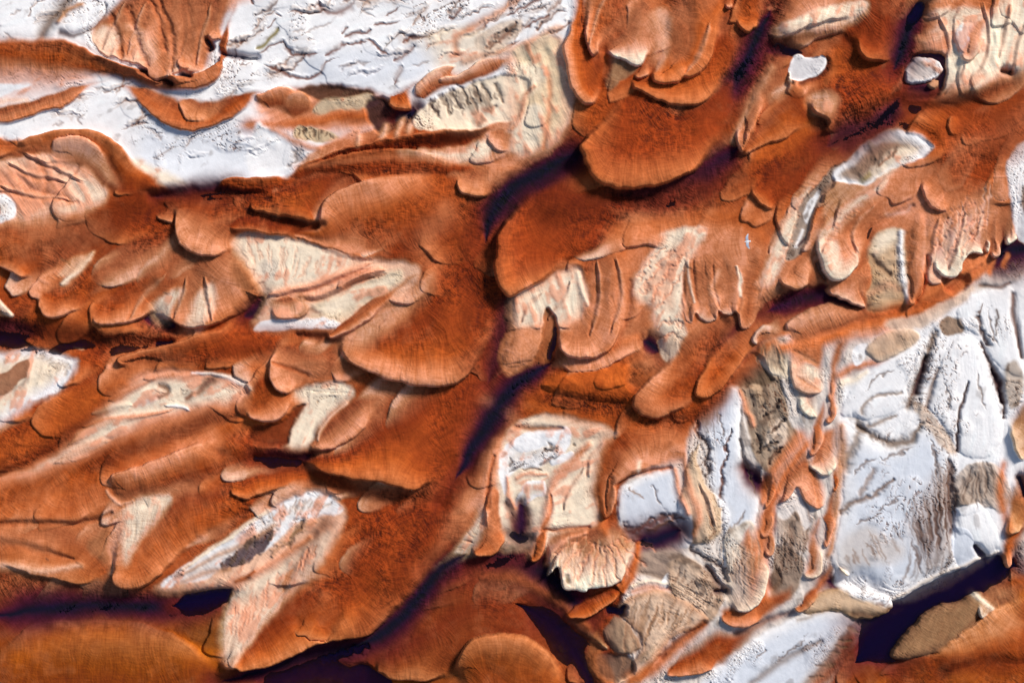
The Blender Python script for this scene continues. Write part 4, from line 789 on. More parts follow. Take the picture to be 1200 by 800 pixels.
# far right streams (orange) and hollows
stroke([(1010,215),(960,240),(920,225),(880,220)], [12,16,20,20], 'RU', .4)
patch([(890,330),(898,312),(908,285),(922,255),(940,228),(948,222),(940,250),(928,282),(918,308),(902,332)], 'CR', f=6, op=.95, rel=.1, dir=115)
patch([(922,300),(930,270),(938,243),(955,220),(978,196),(995,190),(972,222),(958,245),(948,270),(940,292),(930,302)], [(150,130,116),(190,174,160)], f=4, dirt=.55, rel=.18, rock=1, dir=120, za=.2)
patch([(950,236),(962,222),(958,240),(945,262),(944,250)], 'WH', f=3, rock=1)
stroke([(934,288),(940,270)], [2,2], 'WH', .9); stroke([(937,287),(942,280)], 2, 'DK', .9)
patch([(965,225),(985,205),(1000,200),(1040,195),(1060,195),(1045,205),(1015,222),(985,245),(968,262)], ['PB',(190,140,110)], f=8, rel=.12, dir=130)
patch([(975,206),(1000,180),(1022,160),(1042,152),(1066,154),(1082,161),(1094,170),(1082,184),(1062,194),(1036,204),(1015,216),(995,215)], ['WH','GB'], f=4, rel=.17, dirt=.35, rock=.9, dir=60, za=.45)
patch([(985,205),(1010,185),(1030,168),(1050,166),(1058,180),(1040,196),(1012,212)], (140,112,92), f=8, op=.8, dirt=.4)
patch([(1020,205),(1040,180),(1060,172),(1075,175),(1060,192),(1035,206)], 'CR', f=6, op=.8, dirt=.3)
stroke([(1030,157),(1045,153),(1066,156),(1082,162),(1093,170)], [1,2.5,3.5,3.5,2.5], 'WH', .9)
stroke([(1010,212),(1018,205)], [4,3], 'OL', .6); stroke([(1030,195),(1050,178)], [2,2], (150,96,66), .8)
# hollow right of it
patch([(1018,300),(1022,285),(1035,270),(1050,266),(1060,270),(1064,300),(1066,340),(1060,362),(1030,366),(1016,362),(1020,330)], [(176,146,112),(190,160,128)], f=5, rel=.2, dirt=.4, rock=.8, dir=170, za=.45)
patch([(1028,280),(1040,270),(1052,268),(1052,282),(1038,292),(1026,296)], 'CR', f=5, dirt=.1)
stroke([(1057,272),(1057,300),(1060,330),(1065,355)], [3,3.5,4,2], 'WH', .95, dz=.2)
stroke([(1022,300),(1030,312),(1045,322)], [3,4,3], (110,84,64), .6, dz=-.2); stroke([(1020,345),(1040,335),(1055,340)], [4,6,5], (190,140,110), .7)
# ribbon along the rocks
gully([(1152,300),(1170,300),(1200,292),(1230,290)], [7,12,14,12], .9, 'DK', p=2.6)  # shadow under the hanging fingers, painted dark
patch([(1105,325),(1120,320),(1135,325),(1130,340),(1110,342)], (98,70,62), f=8, za=.2)
stroke([(1180,310),(1184,300)], 3, 'OR', .7); stroke([(1168,300),(1160,318)], [3,4], 'OR', .8)
stroke([(1158,298),(1140,318),(1118,338),(1090,358),(1055,370),(1020,380),(985,392),(950,402),(915,408)], [6,11,13,13,13,13,12,11,8], 'OR', 1, dz=.25)
stroke([(1148,312),(1122,330),(1098,350),(1060,362),(1020,370),(990,378),(960,388)], [3,5,6,6,6,5,4], 'RU', .8, dz=-.2)
stroke([(1060,378),(1020,388),(1000,392)], [5,6,5], 'PK', .7)
patch([(1040,376),(1075,370),(1110,352),(1135,335),(1140,342),(1115,366),(1085,384),(1045,388)], (214,184,160), f=8, op=.8, rock=.6, dirt=.2)
lobe([(920,395),(919,385),(924,376),(940,366),(960,358),(985,352),(1005,352)], [(1020,362),(1000,385),(960,400),(930,405)], ['OR','PK','PL'], H=.45, R=8, fade=(0,.35), label='pale-edged lobe lying across the orange ribbon above the petals')
lobe([(895,400),(885,405),(880,396),(895,380),(915,372)], [(925,385),(915,400)], ['PK','CR'], H=.25, R=5)
gully([(900,365),(925,355),(950,348),(975,347),(1000,353),(1012,358)], [7,8,8,7,5,3], .25, 'DR', p=2.2)
lobe([(966,342),(975,347),(990,352),(1003,357),(1016,360),(1020,352)], [(1022,320),(1000,310),(978,325)], ['PK','PK','PL'], H=.45, R=7, fade=(0,.3), label='pale lobe tucked beneath the mitten-shaped one')
lobe([(911,315),(912,326),(918,334),(928,340),(937,341),(945,336),(952,322),(958,305)], [(985,245),(990,222),(965,240),(940,290),(925,305)], ['OR','PK','PB'], H=.6, R=8, fade=(0,.35), label='pink tongue beside the narrow grey gully')
gully([(958,308),(962,318),(968,328)], [2.5,4,3], .1, 'DK', p=2)
# mitten lobe
lobe([(985,252),(968,264),(956,278),(956,292),(960,305),(964,318),(972,327),(981,330),(990,327),(1003,316),(1010,306),(1015,290),(1022,275)], [(1060,235),(1090,210),(1075,185),(1030,210)], ['OR','OR','PK','CR'], H=.65, R=9, fade=(0,.4), label='mitten-shaped lobe with cream thumb between grey gully and brown hollow')
patch([(958,290),(966,282),(980,285),(985,300),(985,318),(975,325),(965,316)], 'CR', f=9, op=.7, rel=.1)
patch([(960,272),(985,250),(1010,228),(1040,210),(1030,225),(1000,250),(975,272)], 'CR', f=8, op=.75, rel=.1)
stroke([(1020,280),(1028,262),(1048,252),(1070,240)], [3,4,4,3], 'RU', .6, dz=-.2)
stroke([(1040,250),(1060,248),(1068,240)], [3,4,3], 'CR', .5)
lobe([(1060,340),(1063,354),(1070,358),(1078,348),(1084,325),(1086,300)], [(1092,255),(1075,240),(1060,265),(1060,300)], ['OR','PK','OR'], H=.6, R=8, fade=(0,.3), label='drooping orange finger at the edge of the brown hollow')
stroke([(1086,300),(1082,330),(1074,352)], [2,3.5,3], 'RU', .9, dz=-.3)
# cream fan at right
lobe([(1087,322),(1088,305),(1096,318),(1108,326),(1120,322),(1135,300),(1148,300),(1153,297),(1158,285)], [(1175,240),(1170,205),(1100,235),(1080,260)], ['PK','CR','CR'], H=.55, R=9, fade=(0,.3), rel=.12, label='wrinkled cream fan beside the dark overhang')
for p_ in ([(1095,290),(1115,262),(1140,240)],[(1110,300),(1125,275),(1148,250)],[(1125,300),(1140,278),(1155,258)],[(1100,270),(1118,250),(1135,232)]):
    stroke(p_, 2.4, 'PK', .55, dz=-.13, wf=2)
lobe([(1150,280),(1153,294),(1157,297),(1161,288),(1162,275)], [(1164,255),(1155,250)], ['PL','CR'], H=.3, R=5)
lobe([(1158,290),(1161,301),(1168,304),(1175,298),(1179,280)], [(1175,250),(1165,240),(1158,262)], ['PK','PK','PL'], H=.45, R=6, fade=(0,.3), label='short pale finger between the wrinkled cream fan and the outermost finger')
lobe([(1177,268),(1179,282),(1184,288),(1193,280),(1198,265)], [(1200,220),(1185,190),(1175,215)], ['PL','PL','CR'], H=.45, R=6, fade=(0,.3), label='outermost pale finger over the dark overhang, streaked white')
patch([(1180,200),(1192,195),(1215,190),(1220,280),(1200,282),(1190,265),(1184,240)], 'WH', f=5, op=.9, dirt=.4, rel=.12, rock=.8, dir=95)
patch([(1196,215),(1210,205),(1210,250),(1198,245)], (130,112,104), f=6, dirt=.4)
patch([(1178,205),(1186,178),(1198,166),(1220,160),(1220,210),(1190,215)], 'WH', f=5, op=.85, dirt=.35, rock=.8)
# orange streams of the right
lobe([(1084,200),(1081,216),(1083,232),(1092,243),(1107,248),(1126,240)], [(1165,215),(1225,175),(1225,95),(1150,114),(1105,152)], ['RU','RU','OR','PK'], H=.35, R=9, fade=(0,.6), label='soft orange lobe poured onto the wrinkled cream fan')
stroke([(1140,200),(1170,180),(1200,150)], [10,14,14], 'RU', .35)
lobe([(878,138),(864,152),(866,170),(871,176),(878,168),(890,140),(902,116)], [(926,92),(926,58),(888,62)], ['RU','OR','PK'], H=.3, R=7, fade=(0,.4), soft=.4)
lobe([(1120,164),(1112,152),(1112,138),(1122,130)], [(1160,118),(1215,95),(1225,160),(1160,172)], ['RU','OR','OR'], H=.25, R=8, fade=(0,.4), label='orange lobe flowing in from the frame edge below the cream crest')
stroke([(1045,140),(1075,148),(1096,160),(1100,170)], [5,6,6,4], 'RU', .7, dz=-.15)
stroke([(1060,118),(1090,124),(1130,118),(1165,105),(1200,82)], [5,8,8,7,5], 'RU', .75, dz=-.2)

# upper right: lobes and windows of pale rock
patch([(1080,50),(1100,30),(1150,15),(1220,0),(1220,90),(1190,92),(1165,95),(1140,110),(1110,115),(1095,108),(1085,80)], ['PL','CR'], f=8, rel=.13, rock=.3, dir=80)
patch([(1118,40),(1128,26),(1142,28),(1145,45),(1138,65),(1130,70),(1122,58)], 'WH', f=6, op=.95, rel=.1, dir=90, dz=.2, R=8)
lobe([(1121,55),(1124,66),(1132,71),(1140,68),(1150,55),(1158,40)], [(1160,15),(1140,20),(1128,40)], ['PK','PL'], H=.4, R=7, fade=(0,.3), label='whitish knuckle among the cream folds near the upper corner')
stroke([(1168,40),(1170,62),(1158,85),(1140,105)], [4,6,7,5], 'CR', .85, dz=.25)
patch([(1180,0),(1220,0),(1220,70),(1198,85),(1180,70),(1172,40)], ['CR','CR'], f=10, op=.8, rel=.14, dir=95)
gully([(1176,82),(1184,84)], [5,5], .1, 'DK', p=2)
stroke([(1150,90),(1128,100),(1108,108)], [6,7,4], 'PK', .6, dz=-.1)
patch([(1082,48),(1096,40),(1110,36),(1115,50),(1106,62),(1090,60)], 'PK', f=5, rel=.05)
stroke([(1062,36),(1085,48),(1110,38),(1120,28)], [3,4,4,3], 'PL', .8, dz=.15)
patch([(1085,18),(1120,10),(1150,10),(1140,22),(1110,34),(1095,22)], 'CR', f=8, op=.8)
stroke([(1090,8),(1130,0),(1170,-10)], [6,7,7], 'OR', .6)
# oval window
patch([(1060,112),(1058,92),(1062,74),(1074,64),(1090,60),(1104,62),(1110,75),(1106,95),(1095,112),(1080,118)], (120,70,60), f=4, za=-.3, rock=.4)
gully([(1064,106),(1078,106),(1092,104)], [7,8,6], .9, 'DK', p=3)
patch([(1063,95),(1063,78),(1072,68),(1086,66),(1100,69),(1106,78),(1100,86),(1088,94),(1074,97)], ['WH',(206,192,184)], f=3, dz=.3, R=6, za=.2, rel=.16, dirt=.42, rock=1, dir=40, label='cracked white rock lying in the oval window of the orange sand')
patch([(1088,100),(1092,92),(1100,90),(1100,98),(1094,104)], 'PB', f=2, dz=.3, R=4, rock=.5)
stroke([(1064,72),(1076,62),(1092,60),(1106,64)], [3,4,4,3], (104,50,36), .85, dz=-.2)

# stream right of the deep gully
lobe([(946,110),(944,120),(948,128),(956,134),(966,138),(970,142),(968,150),(974,155),(984,153),(1000,147),(1020,137),(1040,124),(1054,110),(1061,95)], [(1065,70),(1040,60),(1000,72),(970,85)], ['DR','RU','RU','OR'], H=.8, R=11, fade=(0,.45), label='rust lobe with a cream nose beside the white pool window')
patch([(946,114),(960,106),(975,108),(982,118),(974,136),(960,134),(950,128)], 'PL', f=10, op=.8, rel=.1)
patch([(950,136),(966,140),(968,150),(955,152),(945,148)], (140,76,56), f=6, op=.8)
gully([(1058,114),(1040,134),(1012,150),(990,161),(970,170)], [5,9,11,11,7], 1.0, 'DK', p=2.4)
lobe([(997,38),(999,50),(1004,62),(1014,70),(1028,72),(1042,71),(1052,60),(1058,45),(1064,28)], [(1072,-40),(1000,-40),(996,10)], ['RU','RU','OR'], H=.8, R=11, fade=(0,.3), label='cracked rust lobe dropping from the top edge beside the purple gully')
gully([(1082,2),(1074,16),(1064,40),(1056,62),(1048,82)], [5,8,9,9,7], 1.0, 'DK', p=2.4)
gully([(1080,8),(1072,20)], [5,5], 1.6, 'DK', p=3)
# white pool window
gully([(898,60),(912,54),(926,58),(940,60)], [5,6,4,3], .5, 'DK', p=2.4)
stroke([(940,98),(955,90),(968,80),(971,70)], [4,5,4,3], (90,40,36), .85, dz=-.3)
patch([(926,92),(926,76),(932,62),(945,64),(958,65),(968,67),(970,74),(962,84),(950,91),(938,94)], ['WH',(210,206,206)], f=2, dz=.1, R=5, za=.35, rel=.04, dirt=.25, rock=1, label='white rock showing through a four-sided window in the orange sand')
lobe([(918,90),(926,84),(926,92),(935,96)], [(930,105),(916,98)], ['PB','CR'], H=.2, R=4)
# cream ridge at the top
lobe([(896,52),(900,40),(912,46),(935,40),(965,27),(990,22),(1010,16)], [(1015,-30),(950,-40),(905,-10)], ['OR','PK','PL'], H=.4, R=8, fade=(0,.3), label='pink bank with a sunlit cream face near the top edge')
patch([(903,33),(925,26),(950,14),(980,5),(1008,0),(1015,8),(1000,20),(975,26),(945,36),(920,40),(906,40)], ['CR','CR'], f=6, op=.95, rel=.14, dir=100, dz=.15)
stroke([(905,48),(945,45),(985,40),(997,50)], [4,6,7,6], 'DR', .7, dz=-.2)
lobe([(899,0),(900,8),(907,10),(914,4)], [(915,-20),(895,-20)], ['OR','PK'], H=.4, R=6)
# pink strips between the two channels
lobe([(866,150),(867,170),(871,175),(880,165),(890,140),(905,110)], [(925,70),(905,62),(885,90)], ['OR','PK','OR'], H=.5, R=7, fade=(0,.3), label='leaf-shaped orange strip between two purple channels')
stroke([(860,165),(880,120),(905,80)], [3,5,5], 'PL', .5, dz=.1)
patch([(880,180),(905,120),(930,100),(946,125),(955,148),(930,175),(900,190)], 'OR', f=16, op=.7)
lobe([(866,172),(872,179),(885,177),(905,168),(932,156),(962,142)], [(950,125),(945,104),(915,100),(885,140)], ['OR','OR','OR'], H=.3, R=8, fade=(0,.4), label='smooth triangular orange slope between the leaf-shaped strip and the cream-nosed lobe')
patch([(905,108),(915,100),(925,98),(922,108),(908,116)], 'PL', f=5, op=.9)
lobe([(881,208),(880,226),(888,239),(901,245),(918,240)], [(965,212),(1000,180),(965,160),(905,182)], ['DR','RU','OR'], H=.35, R=9, fade=(0,.5), label='rust lobe just above the gull')

# --- the great lobe between the channels
gully([(905,8),(890,40),(876,72),(862,98),(846,118)], [6,9,10,10,7], 1.1, 'DK', p=2.4)
lobe([(738,102),(718,122),(700,142),(686,160),(680,172),(682,184),(688,198),(696,211),(710,218),(730,221),(760,220),(785,215),(808,204),(826,188),(842,168),(855,145)], [(870,110),(862,85),(820,100),(770,95)], ['RU','RU','RU','OR'], H=.95, R=12, fade=(0,.45), label='great rust lobe with a cracked crown between the two deep channels')
lobe([(745,90),(739,94),(741,102),(748,107),(757,113),(772,120),(795,124),(815,124),(832,117),(848,102),(860,82)], [(870,50),(850,30),(800,50),(765,80)], ['RU','OR',(196,108,62)], H=.6, R=9, fade=(0,.35), label='lower scalloped lip under the top scalloped lobe')
lobe([(668,-30),(668,10),(663,35),(660,58),(663,82),(670,104),(680,118),(690,122),(700,119),(705,108),(706,90)], [(706,60),(690,20),(700,-40)], ['RU','OR','OR','PK'], H=.65, R=9, fade=(0,.3), label='narrow curved lobe beside the cream fan, dark along one side')
patch([(708,92),(712,72),(720,66),(738,72),(748,78),(742,88),(728,96),(716,104)], (146,112,92), f=5, op=.95, dirt=.3)
stroke([(704,100),(712,78),(710,60)], [4,5,5], 'RU', .8, dz=-.25)
lobe([(740,86),(744,92),(751,93),(760,88),(768,78)], [(780,50),(765,40),(752,65)], ['OR','PK'], H=.35, R=6, fade=(0,.3))
lobe([(682,-30),(682,20),(684,40),(690,58),(696,66),(703,62),(707,50),(712,40)], [(735,20),(740,-30),(710,-50)], ['OR','OR','PK'], H=.65, R=9, fade=(0,.3), label='side lobe of the scalloped sand, hatched, folded to a blunt tip')
lobe([(709,58),(712,66),(722,70),(735,76),(746,79),(754,72),(762,60),(770,48)], [(778,20),(760,-20),(735,0),(720,30)], ['PK','PK','CR'], H=.45, R=8, fade=(0,.35), label='inner pink fold with a cream tip in the scalloped sand')
lobe([(778,50),(768,72),(761,86),(765,97),(775,101),(790,99),(800,93),(808,92),(822,84),(834,68),(842,46),(848,20),(852,-10)], [(860,-50),(780,-50),(775,0)], ['OR','PK','OR','OR'], H=.75, R=11, fade=(0,.3), label='top scalloped lobe, widest, with a rounded hatched front')
patch([(765,20),(775,10),(788,30),(782,60),(772,75),(768,50)], 'PL', f=9, op=.55)
lobe([(862,15),(864,28),(870,37),(880,38),(890,30),(898,15)], [(905,-30),(860,-30)], ['OR','OR'], H=.45, R=7, label='small orange lobe tucked in at the top edge beside the purple channel')
lobe([(846,0),(850,9),(858,9),(864,0)], [(866,-30),(845,-30)], ['OR','PK'], H=.35, R=5)

# ---------------- broad rolls of the sand, their soft shade and light also tinted in
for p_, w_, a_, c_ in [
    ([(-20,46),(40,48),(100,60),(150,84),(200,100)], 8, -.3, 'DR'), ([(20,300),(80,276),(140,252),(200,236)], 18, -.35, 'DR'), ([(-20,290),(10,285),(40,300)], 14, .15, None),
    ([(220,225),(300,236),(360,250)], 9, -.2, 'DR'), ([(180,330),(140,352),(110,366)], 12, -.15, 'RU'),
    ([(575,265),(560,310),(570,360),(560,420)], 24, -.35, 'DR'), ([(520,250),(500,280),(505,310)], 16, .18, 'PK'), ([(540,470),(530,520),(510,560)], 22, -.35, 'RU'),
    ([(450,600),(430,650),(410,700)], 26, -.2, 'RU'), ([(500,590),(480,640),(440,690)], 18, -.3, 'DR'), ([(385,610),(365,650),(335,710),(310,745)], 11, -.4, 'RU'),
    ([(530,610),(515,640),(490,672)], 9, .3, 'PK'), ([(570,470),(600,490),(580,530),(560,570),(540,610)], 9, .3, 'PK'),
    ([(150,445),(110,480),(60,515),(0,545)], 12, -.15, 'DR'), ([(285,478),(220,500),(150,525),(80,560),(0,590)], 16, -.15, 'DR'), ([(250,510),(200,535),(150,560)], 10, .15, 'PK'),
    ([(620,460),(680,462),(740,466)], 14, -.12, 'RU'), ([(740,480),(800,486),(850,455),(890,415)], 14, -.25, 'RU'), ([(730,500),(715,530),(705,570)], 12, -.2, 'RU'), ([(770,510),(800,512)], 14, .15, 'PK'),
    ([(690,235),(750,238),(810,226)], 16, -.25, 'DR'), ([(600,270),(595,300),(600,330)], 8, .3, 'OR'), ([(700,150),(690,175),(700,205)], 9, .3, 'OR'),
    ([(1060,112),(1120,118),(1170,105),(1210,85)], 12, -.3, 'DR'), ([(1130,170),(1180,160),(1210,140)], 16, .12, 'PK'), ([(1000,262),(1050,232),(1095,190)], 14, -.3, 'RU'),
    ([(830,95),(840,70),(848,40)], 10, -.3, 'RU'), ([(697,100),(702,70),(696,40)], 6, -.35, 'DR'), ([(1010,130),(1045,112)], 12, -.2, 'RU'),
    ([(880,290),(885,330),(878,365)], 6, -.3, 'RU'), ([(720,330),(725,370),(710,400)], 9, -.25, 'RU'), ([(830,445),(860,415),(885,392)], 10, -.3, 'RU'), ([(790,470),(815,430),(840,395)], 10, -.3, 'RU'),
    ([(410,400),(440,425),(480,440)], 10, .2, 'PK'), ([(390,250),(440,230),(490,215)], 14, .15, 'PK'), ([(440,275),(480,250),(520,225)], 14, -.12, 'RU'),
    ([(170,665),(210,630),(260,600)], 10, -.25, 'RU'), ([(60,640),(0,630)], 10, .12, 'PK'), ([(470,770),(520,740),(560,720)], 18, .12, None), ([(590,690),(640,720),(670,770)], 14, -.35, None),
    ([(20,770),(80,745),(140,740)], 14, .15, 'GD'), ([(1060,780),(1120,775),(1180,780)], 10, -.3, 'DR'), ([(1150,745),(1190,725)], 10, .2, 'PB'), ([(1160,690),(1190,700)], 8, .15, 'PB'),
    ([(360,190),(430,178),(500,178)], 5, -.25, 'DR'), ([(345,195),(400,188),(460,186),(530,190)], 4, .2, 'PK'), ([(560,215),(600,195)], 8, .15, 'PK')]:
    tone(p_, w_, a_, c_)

# ---------------- combed ribs and hatching on the pale rock
comb([(1114,535),(1098,565),(1078,596),(1064,628)], [(1118,640),(1104,652),(1092,664),(1080,676)], 20, 1.3, (92,66,56), .65, dz=-.05)
comb([(1108,520),(1085,545),(1060,585)], [(1117,600),(1100,640),(1075,668)], 16, 1.0, (120,92,76), .45)
comb([(988,645),(1010,620),(1045,612)], [(1000,670),(1032,662),(1064,648)], 10, 1.2, (140,112,94), .55)
comb([(930,806),(958,768),(990,736)], [(968,806),(996,772),(1018,744)], 7, 1.6, (112,84,70), .6, dz=-.06)
comb([(1004,704),(1030,716),(1046,724)], [(1030,690),(1050,700),(1066,712)], 9, 1.2, (110,70,56), .5)
comb([(1146,536),(1150,536),(1156,537)], [(1114,588),(1148,602),(1184,584)], 15, 1.3, (112,90,78), .55, dz=-.06)
comb([(300,596),(336,582),(366,576),(392,584)], [(312,622),(334,612),(352,606),(372,602)], 15, 1.2, (176,152,136), .6, dz=-.04)
comb([(286,278),(330,280),(370,291),(404,301)], [(300,318),(326,334),(352,328),(388,320)], 17, 1.1, 'PL', .6, dz=-.05)
comb([(898,400),(904,398),(910,398)], [(884,432),(906,444),(926,440)], 10, 1.2, (150,124,104), .6, dz=-.05)
comb([(5,415),(40,409),(72,416),(88,428)], [(-6,430),(36,420),(50,436),(66,448)], 14, 1.1, (190,170,150), .55, dz=-.04)
comb([(505,112),(540,100),(576,98)], [(500,148),(548,142),(590,132)], 13, 1.4, (128,104,88), .5, dz=-.06)
comb([(350,150),(372,151),(390,157)], [(350,164),(370,167),(392,163)], 9, 1.2, (104,80,64), .7, dz=-.06)
comb([(1026,275),(1040,272),(1052,272)], [(1020,360),(1036,362),(1052,356)], 0, 1.2, 'GB', .5)
comb([(820,480),(828,472),(836,466)], [(826,530),(834,520),(842,508)], 5, 1.0, (120,98,88), .5)
comb([(1010,186),(1030,170),(1056,166)], [(1006,212),(1026,204),(1050,190)], 10, 1.3, (112,88,74), .55, dz=-.05)
comb([(640,636),(668,626),(708,618),(744,632)], [(640,668),(662,690),(704,688),(742,652)], 22, 1.0, (206,160,126), .55, dz=-.05)
comb([(515,664),(540,632),(566,596)], [(534,658),(556,640),(574,610)], 12, 1.1, (200,164,134), .5, dz=-.04)
comb([(270,700),(300,682),(340,656),(376,630)], [(268,760),(292,742),(330,702),(366,662)], 16, 1.3, 'PK', .5, dz=-.06)
comb([(1064,478),(1074,450),(1086,420)], [(1088,480),(1096,450),(1104,424)], 8, 1.0, (120,96,80), .5)
comb([(960,286),(978,262),(1004,240)], [(972,290),(990,270),(1014,248)], 10, 1.1, 'PK', .5, dz=-.04)
comb([(905,318),(916,282),(934,248)], [(918,312),(930,284),(944,252)], 12, 1.1, 'PL', .5, dz=-.04)
comb([(1100,258),(1130,228),(1160,214)], [(1092,312),(1124,312),(1156,280)], 12, 1.2, 'PL', .5, dz=-.05)

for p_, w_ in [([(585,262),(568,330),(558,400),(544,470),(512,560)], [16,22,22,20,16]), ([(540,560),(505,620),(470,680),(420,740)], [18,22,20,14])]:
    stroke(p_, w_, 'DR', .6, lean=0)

comb([(742,690),(780,694),(820,712)], [(726,800),(756,770),(796,742)], 16, 1.4, (150,110,86), .5, dz=-.06)
comb([(800,656),(826,668),(846,690)], [(786,690),(806,716),(836,726)], 12, 1.4, (128,98,80), .5, dz=-.06)
comb([(1050,700),(1080,690),(1110,676)], [(1062,640),(1084,630),(1112,620)], 9, 1.3, (120,92,76), .45)
comb([(874,470),(890,500),(908,540)], [(896,462),(914,492),(924,520)], 9, 1.5, (110,86,72), .6, dz=-.06)
comb([(920,604),(934,600),(950,610)], [(912,690),(926,690),(940,664)], 8, 1.6, (120,96,82), .6, dz=-.06)
comb([(856,650),(870,626),(886,616)], [(858,708),(872,706),(888,694)], 8, 1.4, (166,140,122), .6, dz=-.05)
for p_, w_ in [([(1000,560),(1010,545),(1030,538)],2),([(1018,600),(1040,592),(1064,570)],1.6),([(1000,618),(1016,606),(1040,600)],1.6),([(1026,540),(1050,532),(1076,520)],2),([(1088,508),(1096,540),(1092,570)],1.6),
    ([(1010,460),(1030,440),(1056,428)],1.4),([(1106,440),(1112,470),(1108,490)],1.3),([(1144,430),(1148,460),(1156,490)],1.3),([(870,520),(880,560),(886,590)],1.6),([(838,480),(846,500),(842,520)],1.3),
    ([(830,600),(836,620),(826,640)],2),([(760,566),(772,580),(776,600)],1.2),([(950,740),(930,760),(900,784)],1.4),([(900,760),(880,776)],1.3),([(1160,360),(1162,390),(1170,410)],1.2)]:
    stroke(p_, w_, (112,84,68), .75, dz=-.08, taper=(.3,.4), wf=1.6)

# shade painted dark rust in the troughs of the middle and the upper right
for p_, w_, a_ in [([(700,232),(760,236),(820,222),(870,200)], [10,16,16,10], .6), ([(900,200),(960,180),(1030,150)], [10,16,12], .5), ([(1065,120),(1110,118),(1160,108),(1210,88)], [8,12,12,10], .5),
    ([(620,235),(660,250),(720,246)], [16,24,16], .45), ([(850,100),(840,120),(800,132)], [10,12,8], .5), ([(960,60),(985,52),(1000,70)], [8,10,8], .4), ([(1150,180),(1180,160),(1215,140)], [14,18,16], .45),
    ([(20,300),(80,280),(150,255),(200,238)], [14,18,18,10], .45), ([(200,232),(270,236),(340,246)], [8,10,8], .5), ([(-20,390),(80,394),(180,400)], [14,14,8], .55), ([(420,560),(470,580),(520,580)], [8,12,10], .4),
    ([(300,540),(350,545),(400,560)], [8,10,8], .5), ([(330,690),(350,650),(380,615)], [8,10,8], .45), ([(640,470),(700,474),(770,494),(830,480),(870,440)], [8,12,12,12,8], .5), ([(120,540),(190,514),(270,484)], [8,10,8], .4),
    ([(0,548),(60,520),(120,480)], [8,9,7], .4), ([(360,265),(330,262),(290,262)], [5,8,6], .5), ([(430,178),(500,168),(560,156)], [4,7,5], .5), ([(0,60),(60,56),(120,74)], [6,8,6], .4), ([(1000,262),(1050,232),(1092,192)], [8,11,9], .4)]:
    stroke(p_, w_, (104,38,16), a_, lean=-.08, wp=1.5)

# long thin folds
for p_ in [[(1150,-5),(1160,40),(1150,80),(1118,106)],[(1186,0),(1180,40),(1170,72)],[(1204,20),(1192,60),(1188,88)],[(1100,18),(1112,45),(1108,70)],[(1132,70),(1122,92),(1104,112)],[(8,188),(40,203),(84,214)],[(28,176),(60,194),(102,214)],
    [(-4,214),(40,229),(92,234)],[(1102,250),(1093,285),(1089,316)],[(1132,245),(1121,290),(1110,320)],[(1152,250),(1143,280),(1131,303)],[(900,300),(912,270),(930,236)],[(1010,300),(1000,270),(1030,236)],[(960,300),(980,270),(1010,246)],
    [(700,300),(704,350),(690,400)],[(722,296),(730,345),(714,395)],[(640,380),(660,350),(672,326)],[(610,380),(622,356),(640,338)],[(120,60),(134,30),(150,0)],[(150,66),(158,36),(172,0)],[(232,80),(238,40),(250,0)],[(690,60),(700,20),(716,-10)],[(800,90),(822,60),(834,20)],
    [(250,380),(246,350),(240,320)],[(205,376),(212,350),(222,320)],[(150,375),(170,345),(200,315)],[(840,620),(832,590),(818,560)],[(690,560),(694,535),(712,515)],[(660,600),(672,570),(690,540)]]:
    stroke([(x - 3, y + 2) for x, y in p_], [1.5, 3.2, 2.2], 'RU', .3, dz=-.14, taper=(.2,.3), lean=0)
    stroke(p_, [1.5, 3.2, 2.2], 'PL', .35, dz=.16, taper=(.2,.3), lean=0)
# the deepest shadow of the long channel, painted in
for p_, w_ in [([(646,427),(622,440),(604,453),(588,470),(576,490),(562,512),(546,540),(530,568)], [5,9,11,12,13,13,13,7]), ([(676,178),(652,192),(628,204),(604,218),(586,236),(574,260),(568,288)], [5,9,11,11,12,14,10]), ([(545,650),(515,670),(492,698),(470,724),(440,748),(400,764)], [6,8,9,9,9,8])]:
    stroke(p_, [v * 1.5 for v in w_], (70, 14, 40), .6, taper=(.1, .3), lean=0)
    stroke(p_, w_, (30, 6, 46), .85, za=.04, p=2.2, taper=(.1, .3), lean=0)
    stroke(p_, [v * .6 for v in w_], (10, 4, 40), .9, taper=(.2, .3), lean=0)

# ---- broad slopes: the height whose lean towards the sun side is TONE
def relief_of(t):
    P = 64
    t = np.pad(t - blur(t, 45), P, mode='reflect')
    ky = np.fft.fftfreq(t.shape[0])[:, None] * 2 * np.pi; kx = np.fft.fftfreq(t.shape[1])[None, :] * 2 * np.pi
    g = 1j * (kx * -.72 + ky * .69)      # climbs away from the sun side
    h = np.real(np.fft.ifft2(np.fft.fft2(t) * np.conj(g) / (np.abs(g) ** 2 + .0009)))
    return h[P:-P, P:-P].astype(np.float32)
TONE = blur(TONE, 2)
Z += 2.2 * S * relief_of(TONE) * smooth(-.2, .3, Z)
# ---- ribs, flow streaks and grain
def lic(n, steps, fx, fy):
    h, w = n.shape
    acc = n.copy(); tot = 1.0
    for sgn in (1, -1):
        px = gx + M; py = gy + M
        px = px.copy(); py = py.copy()
        for k in range(steps):
            xi = np.clip(px + .5, 0, w - 1).astype(np.int32); yi = np.clip(py + .5, 0, h - 1).astype(np.int32)
            px += sgn * fx[yi, xi]; py += sgn * fy[yi, xi]
            xi = np.clip(px + .5, 0, w - 1).astype(np.int32); yi = np.clip(py + .5, 0, h - 1).astype(np.int32)
            acc += n[yi, xi]; tot += 1
    return acc / tot

